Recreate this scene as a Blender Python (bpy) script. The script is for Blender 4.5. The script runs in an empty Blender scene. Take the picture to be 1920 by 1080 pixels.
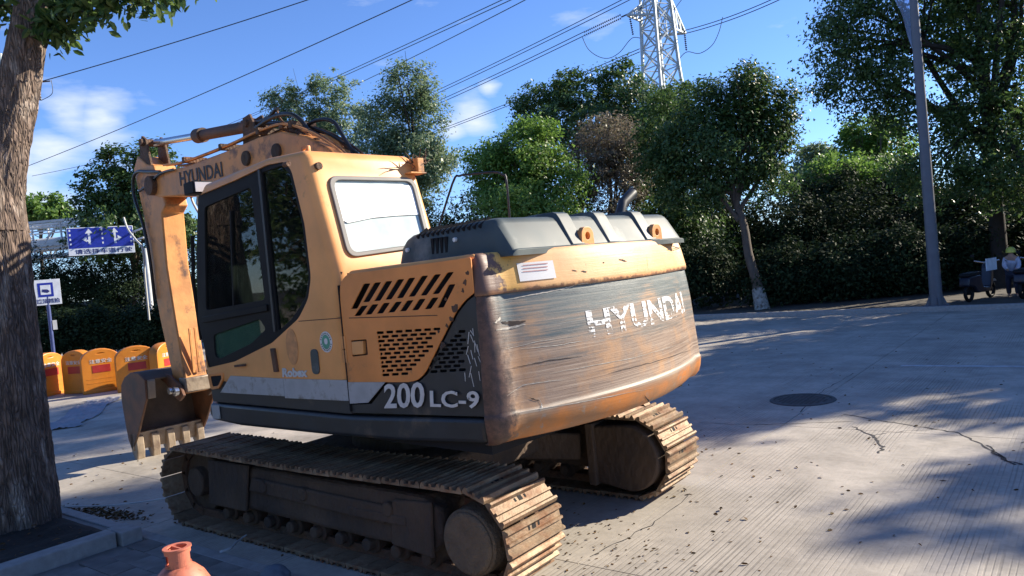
import bpy, bmesh, math, random
import numpy as np
from mathutils import Vector, Matrix, noise
random.seed(7)
RNG = np.random.default_rng(7)
sc = bpy.context.scene
C = sc.collection
rad = math.radians

# ------------------------------------------------------------------ camera
CAM = np.array([-5.21, 5.05, 2.19]); YAW, PIT, ROLL, FPX = -52.1, -1.7, 5.28, 1426.0
_a, _b, _r = np.radians([YAW, PIT, ROLL])
FW = np.array([np.cos(_a)*np.cos(_b), np.sin(_a)*np.cos(_b), np.sin(_b)])
_rt = np.array([np.sin(_a), -np.cos(_a), 0]); _up = np.cross(_rt, FW)
RT = _rt*np.cos(_r)-_up*np.sin(_r); UPV = _up*np.cos(_r)+_rt*np.sin(_r)
cam = bpy.data.cameras.new('camera'); co = bpy.data.objects.new('camera', cam); C.objects.link(co)
cam.sensor_width = 36; cam.lens = FPX/1920*36; cam.clip_start = 0.05; cam.clip_end = 2000
m = Matrix.Identity(4)
for i in range(3):
    m[i][0] = RT[i]; m[i][1] = UPV[i]; m[i][2] = -FW[i]; m[i][3] = CAM[i]
co.matrix_world = m
sc.camera = co

# ------------------------------------------------------------------ light
SUN_AZ, SUN_EL = 238.0, 27.0            # azimuth counted from +X towards +Y
sd = Vector((math.cos(rad(SUN_AZ))*math.cos(rad(SUN_EL)), math.sin(rad(SUN_AZ))*math.cos(rad(SUN_EL)), math.sin(rad(SUN_EL))))
sl = bpy.data.lights.new('sun', 'SUN'); sl.energy = 5.0; sl.angle = rad(0.53); sl.color = (1.0, 0.90, 0.74)
so = bpy.data.objects.new('sun', sl); C.objects.link(so); so.rotation_euler = sd.to_track_quat('Z', 'Y').to_euler()
w = bpy.data.worlds.new('World'); sc.world = w; w.use_nodes = True
nt = w.node_tree; N = nt.nodes; L = nt.links
bg = N['Background']; bg.inputs[1].default_value = 0.08
sky = N.new('ShaderNodeTexSky'); sky.sky_type = 'NISHITA'; sky.sun_disc = False
sky.sun_elevation = rad(SUN_EL); sky.sun_rotation = math.atan2(sd.x, sd.y)
sky.air_density = 0.85; sky.dust_density = 0.0; sky.ozone_density = 3.0
tint = N.new('ShaderNodeMix'); tint.data_type = 'RGBA'; tint.blend_type = 'MULTIPLY'; tint.inputs[0].default_value = 1
tint.inputs[7].default_value = (0.86, 1.05, 1.44, 1)
L.new(sky.outputs[0], tint.inputs[6])
tc = N.new('ShaderNodeTexCoord'); mp = N.new('ShaderNodeMapping'); mp.inputs['Scale'].default_value = (1.0, 1.0, 3.4)
L.new(tc.outputs['Generated'], mp.inputs[0])
nz = N.new('ShaderNodeTexNoise'); nz.inputs['Scale'].default_value = 7.5; nz.inputs['Detail'].default_value = 7; nz.inputs['Roughness'].default_value = 0.52
L.new(mp.outputs[0], nz.inputs['Vector'])
def cloud_mask(px, py, r):
    d = FW+RT*(px-960)/FPX+UPV*(540-py)/FPX; d = d/np.linalg.norm(d)
    dp = N.new('ShaderNodeVectorMath'); dp.operation = 'DISTANCE'; L.new(tc.outputs['Generated'], dp.inputs[0]); dp.inputs[1].default_value = tuple(d)
    mr = N.new('ShaderNodeMapRange'); mr.inputs[1].default_value = r; mr.inputs[2].default_value = r*0.15; mr.inputs[3].default_value = 0; mr.inputs[4].default_value = 1
    L.new(dp.outputs['Value'], mr.inputs[0]); return mr.outputs[0]
prev = None
for px, py, r in ((125, 208, .050), (185, 218, .045), (90, 285, .05), (30, 285, .05), (70, 355, .065), (125, 372, .045), (-60, 240, .10), (880, 205, .05), (915, 165, .025), (850, 245, .03)):
    o_ = cloud_mask(px, py, r)
    if prev is None: prev = o_
    else:
        mx = N.new('ShaderNodeMath'); mx.operation = 'MAXIMUM'; L.new(prev, mx.inputs[0]); L.new(o_, mx.inputs[1]); prev = mx.outputs[0]
ma = N.new('ShaderNodeMath'); ma.operation = 'MULTIPLY_ADD'; L.new(prev, ma.inputs[0]); ma.inputs[1].default_value = 0.36; L.new(nz.outputs[0], ma.inputs[2])
cr = N.new('ShaderNodeValToRGB'); cr.color_ramp.elements[0].position = 0.64; cr.color_ramp.elements[1].position = 0.95
cr.color_ramp.elements[0].color = (0, 0, 0, 1); cr.color_ramp.elements[1].color = (1, 1, 1, 1)
L.new(ma.outputs[0], cr.inputs[0])
mixc = N.new('ShaderNodeMix'); mixc.data_type = 'RGBA'; L.new(cr.outputs[0], mixc.inputs[0]); L.new(tint.outputs[2], mixc.inputs[6])
mixc.inputs[7].default_value = (5.6, 6.2, 7.2, 1)
L.new(mixc.outputs[2], bg.inputs[0])
vs = sc.view_settings; sc.display_settings.display_device = 'sRGB'
vs.view_transform = 'Standard'; vs.look = 'None'; vs.exposure = 1.0; vs.gamma = 1; vs.use_curve_mapping = False
sc.render.engine = 'CYCLES'; sc.cycles.max_bounces = 6; sc.cycles.transparent_max_bounces = 16; sc.cycles.use_denoising = True
sc.cycles.sample_clamp_indirect = 6

# ------------------------------------------------------------------ helpers
UYAW = rad(-3.8)
_cu, _su = math.cos(-UYAW), math.sin(-UYAW)
def _ray(px, py): return FW+RT*(px-960)/FPX+UPV*(540-py)/FPX
def plane(px, py, axis, val, upper=True):
    """the point of a real plane that stands behind a place in the photograph"""
    d = _ray(px, py); c = CAM.copy()
    if upper:
        d = np.array([d[0]*_cu-d[1]*_su, d[0]*_su+d[1]*_cu, d[2]]); c = np.array([c[0]*_cu-c[1]*_su, c[0]*_su+c[1]*_cu, c[2]])
    return c+d*((val-c[axis])/d[axis])
SY = 1.28
def S(px, py, y=SY):
    p = plane(px, py, 1, y); return (float(p[0]), float(p[2]))
def at(px, py, D):
    d = _ray(px, py); return Vector(CAM+d*D/np.dot(d, FW))
def gr(px, py, z=0.0):
    p = plane(px, py, 2, z, False); return Vector((float(p[0]), float(p[1]), z))

def finish(name, me, mat, parent=None, smooth=40, bevel=0, seg=2, up=False):
    o = bpy.data.objects.new(name, me); C.objects.link(o)
    if mat is not None and not me.materials: me.materials.append(mat)
    if smooth:
        me.polygons.foreach_set('use_smooth', [True]*len(me.polygons)); me.set_sharp_from_angle(angle=rad(smooth))
    if bevel:
        b = o.modifiers.new('bevel', 'BEVEL'); b.width = bevel; b.segments = seg; b.limit_method = 'ANGLE'; b.angle_limit = rad(35); b.harden_normals = False
    if parent is not None: o.parent = parent
    if up: o.rotation_euler.z = UYAW
    return o
def tag(o, label=None, cat=None, group=None, kind=None):
    if label: o['label'] = label
    if cat: o['category'] = cat
    if group: o['group'] = group
    if kind: o['kind'] = kind
    return o
def empty(name, loc=(0, 0, 0), rz=0):
    o = bpy.data.objects.new(name, None); C.objects.link(o); o.location = loc; o.rotation_euler.z = rz; o.empty_display_size = .2; return o
class MB:
    def __init__(s): s.bm = bmesh.new()
    def box(s, x0, x1, y0, y1, z0, z1):
        vs_ = [s.bm.verts.new(p) for p in ((x0,y0,z0),(x1,y0,z0),(x1,y1,z0),(x0,y1,z0),(x0,y0,z1),(x1,y0,z1),(x1,y1,z1),(x0,y1,z1))]
        for f in ((3,2,1,0),(4,5,6,7),(0,1,5,4),(1,2,6,5),(2,3,7,6),(3,0,4,7)): s.bm.faces.new([vs_[i] for i in f])
        return s
    def bar(s, a, b, w=.05, h=None, up=(0,0,1)):
        a = Vector(a); b = Vector(b); h = h or w; d = (b-a).normalized(); u = Vector(up)
        if abs(d.dot(u)) > .98: u = Vector((1,0,0))
        r = d.cross(u).normalized()*w/2; q = r.cross(d).normalized()*h/2
        vs_ = [s.bm.verts.new(p+i*r+j*q) for p in (a,b) for i,j in ((-1,-1),(1,-1),(1,1),(-1,1))]
        for f in ((3,2,1,0),(4,5,6,7),(0,1,5,4),(1,2,6,5),(2,3,7,6),(3,0,4,7)): s.bm.faces.new([vs_[i] for i in f])
        return s
    def cyl(s, a, b, r, r2=None, n=16, cap=True):
        return s.tube([a, b], [r, r if r2 is None else r2], n, cap)
    def tube(s, pts, r, n=8, cap=True):
        pts = [Vector(p) for p in pts]; R_ = r if isinstance(r, (list, tuple)) else [r]*len(pts); rings = []
        u = None
        for i, p in enumerate(pts):
            d = (pts[min(i+1, len(pts)-1)]-pts[max(i-1, 0)]).normalized()
            if u is None: u = d.orthogonal().normalized()
            u = (u-d*u.dot(d)).normalized(); v = d.cross(u)
            rings.append([s.bm.verts.new(p+(u*math.cos(t)+v*math.sin(t))*R_[i]) for t in (2*math.pi*k/n for k in range(n))])
        for A, B in zip(rings, rings[1:]):
            for k in range(n): s.bm.faces.new((A[k], A[(k+1)%n], B[(k+1)%n], B[k]))
        if cap: s.bm.faces.new(list(reversed(rings[0]))); s.bm.faces.new(rings[-1])
        return s
    def prism(s, prof, y0, y1, inset0=0, inset1=0):
        """profile in x,z pushed along y"""
        cx = sum(p[0] for p in prof)/len(prof); cz = sum(p[1] for p in prof)/len(prof)
        A = [s.bm.verts.new((p[0]+(cx-p[0])*inset0, y0, p[1]+(cz-p[1])*inset0)) for p in prof]
        B = [s.bm.verts.new((p[0]+(cx-p[0])*inset1, y1, p[1]+(cz-p[1])*inset1)) for p in prof]
        s.bm.faces.new(A); s.bm.faces.new(list(reversed(B))); n = len(prof)
        for i in range(n): s.bm.faces.new((A[(i+1)%n], A[i], B[i], B[(i+1)%n]))
        return s
    def lathe(s, prof, c=(0,0,0), n=32):
        c = Vector(c); rings = []
        for r, z in prof: rings.append([s.bm.verts.new(c+Vector((r*math.cos(2*math.pi*k/n), r*math.sin(2*math.pi*k/n), z))) for k in range(n)])
        for A, B in zip(rings, rings[1:]):
            for k in range(n): s.bm.faces.new((A[k], A[(k+1)%n], B[(k+1)%n], B[k]))
        return s
    def poly(s, pts): s.bm.faces.new([s.bm.verts.new(p) for p in pts]); return s
    def mesh(s, name='m'):
        bmesh.ops.recalc_face_normals(s.bm, faces=s.bm.faces); me = bpy.data.meshes.new(name); s.bm.to_mesh(me); s.bm.free(); return me
    def build(s, name, mat, parent=None, smooth=40, bevel=0, seg=2, up=False): return finish(name, s.mesh(name), mat, parent, smooth, bevel, seg, up)
def rounded(pts, r, n=4):
    out = []; k = len(pts)
    for i in range(k):
        p = Vector(pts[i]).to_2d(); a = Vector(pts[i-1]).to_2d(); b = Vector(pts[(i+1)%k]).to_2d()
        ri = r[i] if isinstance(r, (list, tuple)) else r
        da = (a-p); db = (b-p); t = min(ri, da.length*.45, db.length*.45)
        p0 = p+da.normalized()*t; p1 = p+db.normalized()*t
        for j in range(n+1):
            s_ = j/n; q = p0*(1-s_)**2+p*2*s_*(1-s_)+p1*s_**2; out.append((q.x, q.y))
    return out
def curve_mesh(loops, depth, bev=0.0):
    cu = bpy.data.curves.new('c', 'CURVE'); cu.dimensions = '2D'; cu.fill_mode = 'BOTH'; cu.extrude = depth/2; cu.bevel_depth = bev; cu.bevel_resolution = 1
    for lp in loops:
        sp = cu.splines.new('POLY'); sp.points.add(len(lp)-1); sp.use_cyclic_u = True
        for q, p in zip(sp.points, lp): q.co = (p[0], p[1], 0, 1)
    return curve_to_mesh(cu)
def curve_to_mesh(cu):
    o = bpy.data.objects.new('t', cu); C.objects.link(o); dg = bpy.context.evaluated_depsgraph_get(); dg.update()
    me = bpy.data.meshes.new_from_object(o.evaluated_get(dg)); bpy.data.objects.remove(o); bpy.data.curves.remove(cu)
    me.materials.clear(); return me
def plate_xz(loops, y, depth, bev=0.0):
    """a plate standing in the xz plane at y (outer face), with holes"""
    me = curve_mesh(loops, depth, bev)
    me.transform(Matrix(((1,0,0,0),(0,0,-1,y-depth/2-bev),(0,1,0,0),(0,0,0,1)))); me.flip_normals() if False else None
    return me
def text_mesh(s, bold=0.0, extrude=0.02, sx=1):
    cu = bpy.data.curves.new('t', 'FONT'); cu.body = s; cu.size = 1; cu.offset = bold; cu.extrude = extrude; cu.resolution_u = 3
    return curve_to_mesh(cu)
def text_fit(s, p0, px_, py_, depth=.002, bold=0.0):
    """text whose box runs from p0 along px_ (width) and py_ (height)"""
    me = text_mesh(s, bold, 0.5); co_ = np.empty(len(me.vertices)*3); me.vertices.foreach_get('co', co_); co_ = co_.reshape(-1, 3)
    mn = co_.min(0); mx_ = co_.max(0); t = (co_-mn)/(mx_-mn)
    p0 = np.array(p0); a = np.array(px_)-p0; b = np.array(py_)-p0; n = np.cross(a, b); n = n/np.linalg.norm(n)
    P = p0+t[:, :1]*a+t[:, 1:2]*b+t[:, 2:3]*n*depth
    me.vertices.foreach_set('co', P.ravel()); me.update(); return me
def baked(o):
    dg = bpy.context.evaluated_depsgraph_get(); dg.update(); me = bpy.data.meshes.new_from_object(o.evaluated_get(dg)); return me
def quads(name, V, mat, parent=None, uvless=True, n=4):
    V = np.asarray(V, dtype=np.float32).reshape(-1, 3); k = len(V)//n; me = bpy.data.meshes.new(name)
    me.vertices.add(len(V)); me.vertices.foreach_set('co', V.ravel()); me.loops.add(k*n); me.loops.foreach_set('vertex_index', np.arange(k*n, dtype=np.int32))
    me.polygons.add(k); me.polygons.foreach_set('loop_start', np.arange(0, k*n, n, dtype=np.int32)); me.update(calc_edges=True)
    return me

# ------------------------------------------------------------------ materials
def mat(name, col, rough=.6, metal=0, var=.15, scale=6, bump=0, bscale=40, col2=None, mix=(.5, .65), mscale=3, stretch=None, spec=.5, detail=6, coat=0, obj=True):
    m_ = bpy.data.materials.new(name); m_.use_nodes = True; n = m_.node_tree; nd = n.nodes; lk = n.links; b = nd['Principled BSDF']
    b.inputs['Roughness'].default_value = rough; b.inputs['Metallic'].default_value = metal; b.inputs['Specular IOR Level'].default_value = spec
    b.inputs['Coat Weight'].default_value = coat; b.inputs['Coat Roughness'].default_value = .2
    t = nd.new('ShaderNodeTexCoord'); mp_ = nd.new('ShaderNodeMapping'); lk.new(t.outputs['Object'], mp_.inputs[0])
    if stretch: mp_.inputs['Scale'].default_value = stretch
    a = nd.new('ShaderNodeTexNoise'); a.inputs['Scale'].default_value = scale; a.inputs['Detail'].default_value = detail; lk.new(mp_.outputs[0], a.inputs[0])
    r_ = nd.new('ShaderNodeMapRange'); r_.inputs[1].default_value = .3; r_.inputs[2].default_value = .7; r_.inputs[3].default_value = 1-var; r_.inputs[4].default_value = 1+var; lk.new(a.outputs[0], r_.inputs[0])
    base = nd.new('ShaderNodeRGB'); base.outputs[0].default_value = (*col, 1); src = base.outputs[0]
    if col2:
        z = nd.new('ShaderNodeTexNoise'); z.inputs['Scale'].default_value = mscale; z.inputs['Detail'].default_value = 9; z.inputs['Roughness'].default_value = .65; lk.new(mp_.outputs[0], z.inputs[0])
        rr = nd.new('ShaderNodeMapRange'); rr.inputs[1].default_value = mix[0]; rr.inputs[2].default_value = mix[1]; lk.new(z.outputs[0], rr.inputs[0])
        mm = nd.new('ShaderNodeMix'); mm.data_type = 'RGBA'; lk.new(rr.outputs[0], mm.inputs[0]); lk.new(src, mm.inputs[6]); mm.inputs[7].default_value = (*col2, 1); src = mm.outputs[2]
    v = nd.new('ShaderNodeVectorMath'); v.operation = 'SCALE'; lk.new(src, v.inputs[0]); lk.new(r_.outputs[0], v.inputs['Scale']); lk.new(v.outputs[0], b.inputs['Base Color'])
    rg = nd.new('ShaderNodeMapRange'); rg.inputs[3].default_value = max(0.02, rough-.12); rg.inputs[4].default_value = min(1, rough+.12); lk.new(a.outputs[0], rg.inputs[0]); lk.new(rg.outputs[0], b.inputs['Roughness'])
    if bump:
        h = nd.new('ShaderNodeTexNoise'); h.inputs['Scale'].default_value = bscale; h.inputs['Detail'].default_value = 5; lk.new(mp_.outputs[0], h.inputs[0])
        bp = nd.new('ShaderNodeBump'); bp.inputs['Strength'].default_value = min(1, bump); bp.inputs['Distance'].default_value = .01; lk.new(h.outputs[0], bp.inputs['Height']); lk.new(bp.outputs[0], b.inputs['Normal'])
    return m_
YEL = (0.84, 0.38, 0.12)
M = {}
M['yellow'] = mat('yellow_paint', YEL, .45, var=.14, scale=3, bump=.10, bscale=7, col2=(.36, .18, .07), mix=(.63, .74), mscale=2.8, spec=.5)
M['yellow_worn'] = mat('yellow_worn_paint', (.70, .30, .09), .55, var=.22, scale=5, bump=.2, bscale=30, col2=(.13, .06, .035), mix=(.54, .68), mscale=3.2)
M['orange_side'] = mat('orange_side_paint', (.80, .29, .07), .45, var=.16, scale=2.6, bump=.10, bscale=6, col2=(.30, .15, .07), mix=(.62, .72), mscale=3.4)
M['grey'] = mat('dark_grey_paint', (.028, .031, .034), .45, var=.25, scale=5, bump=.1, bscale=20, col2=(.13, .10, .07), mix=(.58, .74), mscale=2.2)
M['hood'] = mat('hood_paint', (.06, .078, .078), .55, var=.28, scale=4, col2=(.22, .22, .2), mix=(.55, .75), mscale=3)
M['black'] = mat('black_rubber', (.010, .010, .011), .6, var=.2, spec=.2)
M['blackint'] = mat('black_interior', (.006, .006, .007), .9, var=.2)
M['hose'] = mat('hose_rubber', (.018, .018, .02), .38, var=.3, scale=20)
M['stripe'] = mat('stripe_decal', (.42, .43, .43), .5, var=.15, scale=6, col2=(.2, .18, .15), mix=(.55, .7), mscale=6)
M['decal'] = mat('white_decal', (.62, .62, .6), .5, var=.12, scale=14, col2=(.12, .11, .10), mix=(.64, .68), mscale=18)
M['letter_black'] = mat('black_lettering', (.035, .025, .02), .6)
M['rust'] = mat('rusty_steel', (.17, .085, .045), .8, var=.3, scale=8, bump=.4, bscale=30, col2=(.07, .045, .03), mix=(.4, .6), mscale=4)
M['shoe'] = mat('track_steel', (.34, .24, .15), .62, metal=.35, var=.3, scale=9, bump=.5, bscale=60, col2=(.20, .10, .05), mix=(.45, .62), mscale=5)
M['frame'] = mat('muddy_track_frame', (.125, .08, .05), .9, var=.35, scale=5, bump=.6, bscale=18, col2=(.055, .038, .028), mix=(.4, .6), mscale=2.5, stretch=(1, 1, .6))
M['hub'] = mat('muddy_hub', (.17, .12, .075), .9, var=.2, scale=12, bump=.3, bscale=50)
M['steel'] = mat('chrome_rod', (.55, .55, .55), .25, metal=.9, var=.1)
M['whitewash'] = mat('old_whitewash', (.30, .29, .26), .8, var=.3, scale=14, col2=(.10, .08, .06), mix=(.48, .62), mscale=9)
M['galv'] = mat('galvanised_steel', (.40, .44, .44), .55, metal=.2, var=.15, scale=8)
M['bucket_out'] = mat('bucket_brown', (.16, .07, .035), .65, var=.3, scale=4, bump=.3, bscale=25, col2=(.08, .05, .035), mix=(.45, .62), mscale=3)
M['bucket_shaded'] = mat('bucket_inside_shaded', (.10, .07, .05), .8, var=.3, scale=6, bump=.4, bscale=30)  # darker steel for the shell: shade inside the bucket put into the colour
M['bucket_in'] = mat('bucket_worn_steel', (.32, .25, .18), .55, metal=.2, var=.25, scale=7, bump=.3, bscale=30, col2=(.16, .11, .08), mix=(.5, .65), mscale=4)
M['white'] = mat('white_plastic', (.8, .8, .78), .5, var=.04)
M['palegrey'] = mat('pale_steel', (.55, .56, .55), .6, var=.12, scale=3)
M['gas'] = mat('red_cylinder_paint', (.55, .17, .10), .5, var=.14, scale=10, bump=.12, bscale=60, col2=(.22, .08, .05), mix=(.56, .66), mscale=7)
def bark_mat():
    m_ = mat('bark', (.19, .135, .105), .92, var=.4, scale=9, col2=(.36, .30, .25), mix=(.52, .66), mscale=4.5, stretch=(1.3, 1.3, .5))
    n = m_.node_tree; nd = n.nodes; lk = n.links; b = nd['Principled BSDF']; src = b.inputs['Base Color'].links[0].from_socket
    t = nd.new('ShaderNodeTexCoord'); q = nd.new('ShaderNodeMapping'); q.inputs['Scale'].default_value = (1, 1, .15); lk.new(t.outputs['Object'], q.inputs[0])
    wz = nd.new('ShaderNodeTexNoise'); wz.inputs['Scale'].default_value = 9; lk.new(q.outputs[0], wz.inputs[0])
    va = nd.new('ShaderNodeVectorMath'); va.operation = 'MULTIPLY_ADD'; lk.new(wz.outputs['Color'], va.inputs[0]); va.inputs[1].default_value = (.20, .20, .10); lk.new(q.outputs[0], va.inputs[2])
    v = nd.new('ShaderNodeTexVoronoi'); v.feature = 'DISTANCE_TO_EDGE'; v.inputs['Scale'].default_value = 30; lk.new(va.outputs[0], v.inputs['Vector'])
    r_ = nd.new('ShaderNodeMapRange'); lk.new(v.outputs['Distance'], r_.inputs[0]); r_.inputs[1].default_value = .0; r_.inputs[2].default_value = .22
    c = nd.new('ShaderNodeMapRange'); lk.new(r_.outputs[0], c.inputs[0]); c.inputs[1].default_value = 0; c.inputs[2].default_value = .7; c.inputs[3].default_value = .62; c.inputs[4].default_value = 1.03
    sc_ = nd.new('ShaderNodeVectorMath'); sc_.operation = 'SCALE'; lk.new(src, sc_.inputs[0]); lk.new(c.outputs[0], sc_.inputs['Scale']); lk.new(sc_.outputs[0], b.inputs['Base Color'])
    f = nd.new('ShaderNodeTexNoise'); f.inputs['Scale'].default_value = 70; f.inputs['Detail'].default_value = 4; lk.new(q.outputs[0], f.inputs[0])
    h = nd.new('ShaderNodeMath'); h.operation = 'MULTIPLY_ADD'; lk.new(f.outputs[0], h.inputs[0]); h.inputs[1].default_value = .5; lk.new(r_.outputs[0], h.inputs[2])
    bp = nd.new('ShaderNodeBump'); bp.inputs['Strength'].default_value = 1; bp.inputs['Distance'].default_value = .018; lk.new(h.outputs[0], bp.inputs['Height']); lk.new(bp.outputs[0], b.inputs['Normal']); return m_
M['bark'] = bark_mat()
M['trunk'] = mat('small_bark', (.10, .075, .055), .9, var=.3, scale=10, bump=.5, bscale=25, stretch=(1, 1, .4))
M['trunkdark'] = mat('dark_bark', (.035, .028, .022), .9, var=.3, scale=10)
M['soil'] = mat('dark_soil', (.022, .017, .013), .95, var=.4, scale=20, bump=1, bscale=25)
M['kerb'] = mat('kerb_stone', (.30, .29, .28), .8, var=.15, scale=14, bump=.3, bscale=60)
M['paver'] = mat('grey_paver', (.19, .18, .17), .85, var=.25, scale=6, bump=.3, bscale=60)
M['bounce_paving'] = mat('bounce_paving_concrete', (.46, .39, .30), .85, var=.1, scale=2)  # pale warm tone of the added paving that bounces light
M['dirt'] = mat('bare_earth', (.075, .062, .048), .95, var=.3, scale=3, bump=.6, bscale=8)
M['wall'] = mat('grey_wall', (.045, .048, .045), .9, var=.2, scale=.8)
M['pole'] = mat('painted_pole', (.115, .12, .14), .5, var=.12, scale=4)
M['bluepole'] = mat('blue_pole', (.05, .07, .20), .5)
M['barrier'] = mat('orange_plastic', (.66, .22, .015), .45, var=.1, scale=3, col2=(.48, .15, .02), mix=(.5, .7), mscale=2)
M['red'] = mat('red_panel', (.40, .025, .02), .45)
M['blue'] = mat('blue_sign', (.008, .022, .30), .4)
M['signwhite'] = mat('sign_white', (.62, .66, .72), .45)
M['signtext'] = mat('sign_navy', (.01, .015, .12), .5)
M['wire'] = mat('wire', (.05, .055, .07), .6)
M['insul'] = mat('insulator', (.035, .03, .03), .4)
M['cast'] = mat('cast_iron', (.075, .07, .068), .6, metal=.4, var=.3, scale=20, bump=.5, bscale=80)
M['crack'] = mat('crack_fill', (.035, .033, .035), .9)
M['tarp'] = mat('tarp_cloth', (.26, .26, .28), .7, var=.2, scale=3)
M['litter'] = mat('dry_leaf', (.13, .075, .035), .8, var=.5, scale=3)
M['bluecloth'] = mat('blue_grey_cloth', (.10, .13, .17), .7, var=.2)
M['skin'] = mat('skin', (.42, .24, .17), .6); M['jacket'] = mat('pale_jacket', (.40, .42, .52), .8); M['trousers'] = mat('dark_trousers', (.03, .035, .06), .8)
M['helmet'] = mat('yellow_helmet', (.55, .50, .08), .35); M['scooter'] = mat('scooter_paint', (.015, .017, .03), .35)
M['sky_lens'] = mat('lamp_lens', (.45, .43, .46), .3)
M['sticker'] = mat('sticker_green', (.10, .33, .22), .5, var=.3, scale=30)
M['label'] = mat('paper_label', (.75, .73, .70), .6, var=.05)
M['labelred'] = mat('label_print', (.50, .22, .20), .6)
M['ghost'] = mat('faded_patch', (.62, .28, .10), .5, var=.2, scale=20)

def leaf_mat(name, cols, transl=.35):
    m_ = bpy.data.materials.new(name); m_.use_nodes = True; n = m_.node_tree; nd = n.nodes; lk = n.links; b = nd['Principled BSDF']; out = nd['Material Output']
    g = nd.new('ShaderNodeNewGeometry'); r_ = nd.new('ShaderNodeValToRGB'); lk.new(g.outputs['Random Per Island'], r_.inputs[0])
    els = r_.color_ramp.elements; els[0].color = (*cols[0], 1); els[1].color = (*cols[-1], 1)
    for i, c in enumerate(cols[1:-1]): els.new((i+1)/(len(cols)-1)).color = (*c, 1)
    lk.new(r_.outputs[0], b.inputs['Base Color']); b.inputs['Roughness'].default_value = .6 if transl < .21 else .42; b.inputs['Specular IOR Level'].default_value = .08 if transl < .21 else .45
    tr = nd.new('ShaderNodeBsdfTranslucent'); lk.new(r_.outputs[0], tr.inputs[0]); mx_ = nd.new('ShaderNodeMixShader'); mx_.inputs[0].default_value = transl
    lk.new(b.outputs[0], mx_.inputs[1]); lk.new(tr.outputs[0], mx_.inputs[2]); lk.new(mx_.outputs[0], out.inputs[0]); return m_
G1 = leaf_mat('leaf_camphor', [(.04, .08, .025), (.06, .115, .03), (.09, .155, .04), (.13, .19, .06)], .4)
G2 = leaf_mat('leaf_bright', [(.08, .16, .025), (.13, .24, .04), (.18, .31, .06), (.24, .35, .09)], .5)
G3 = leaf_mat('leaf_greygreen', [(.10, .17, .09), (.16, .24, .12), (.22, .29, .16), (.28, .33, .19)], .5)
G4 = leaf_mat('leaf_brownish', [(.14, .11, .08), (.20, .16, .11), (.27, .22, .16), (.15, .16, .08)], .4)
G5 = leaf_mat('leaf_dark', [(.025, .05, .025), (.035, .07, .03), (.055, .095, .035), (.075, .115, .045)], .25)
G6 = leaf_mat('leaf_deep_shade', [(.014, .026, .013), (.020, .036, .016), (.03, .05, .02), (.045, .065, .028)], .2)

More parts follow.
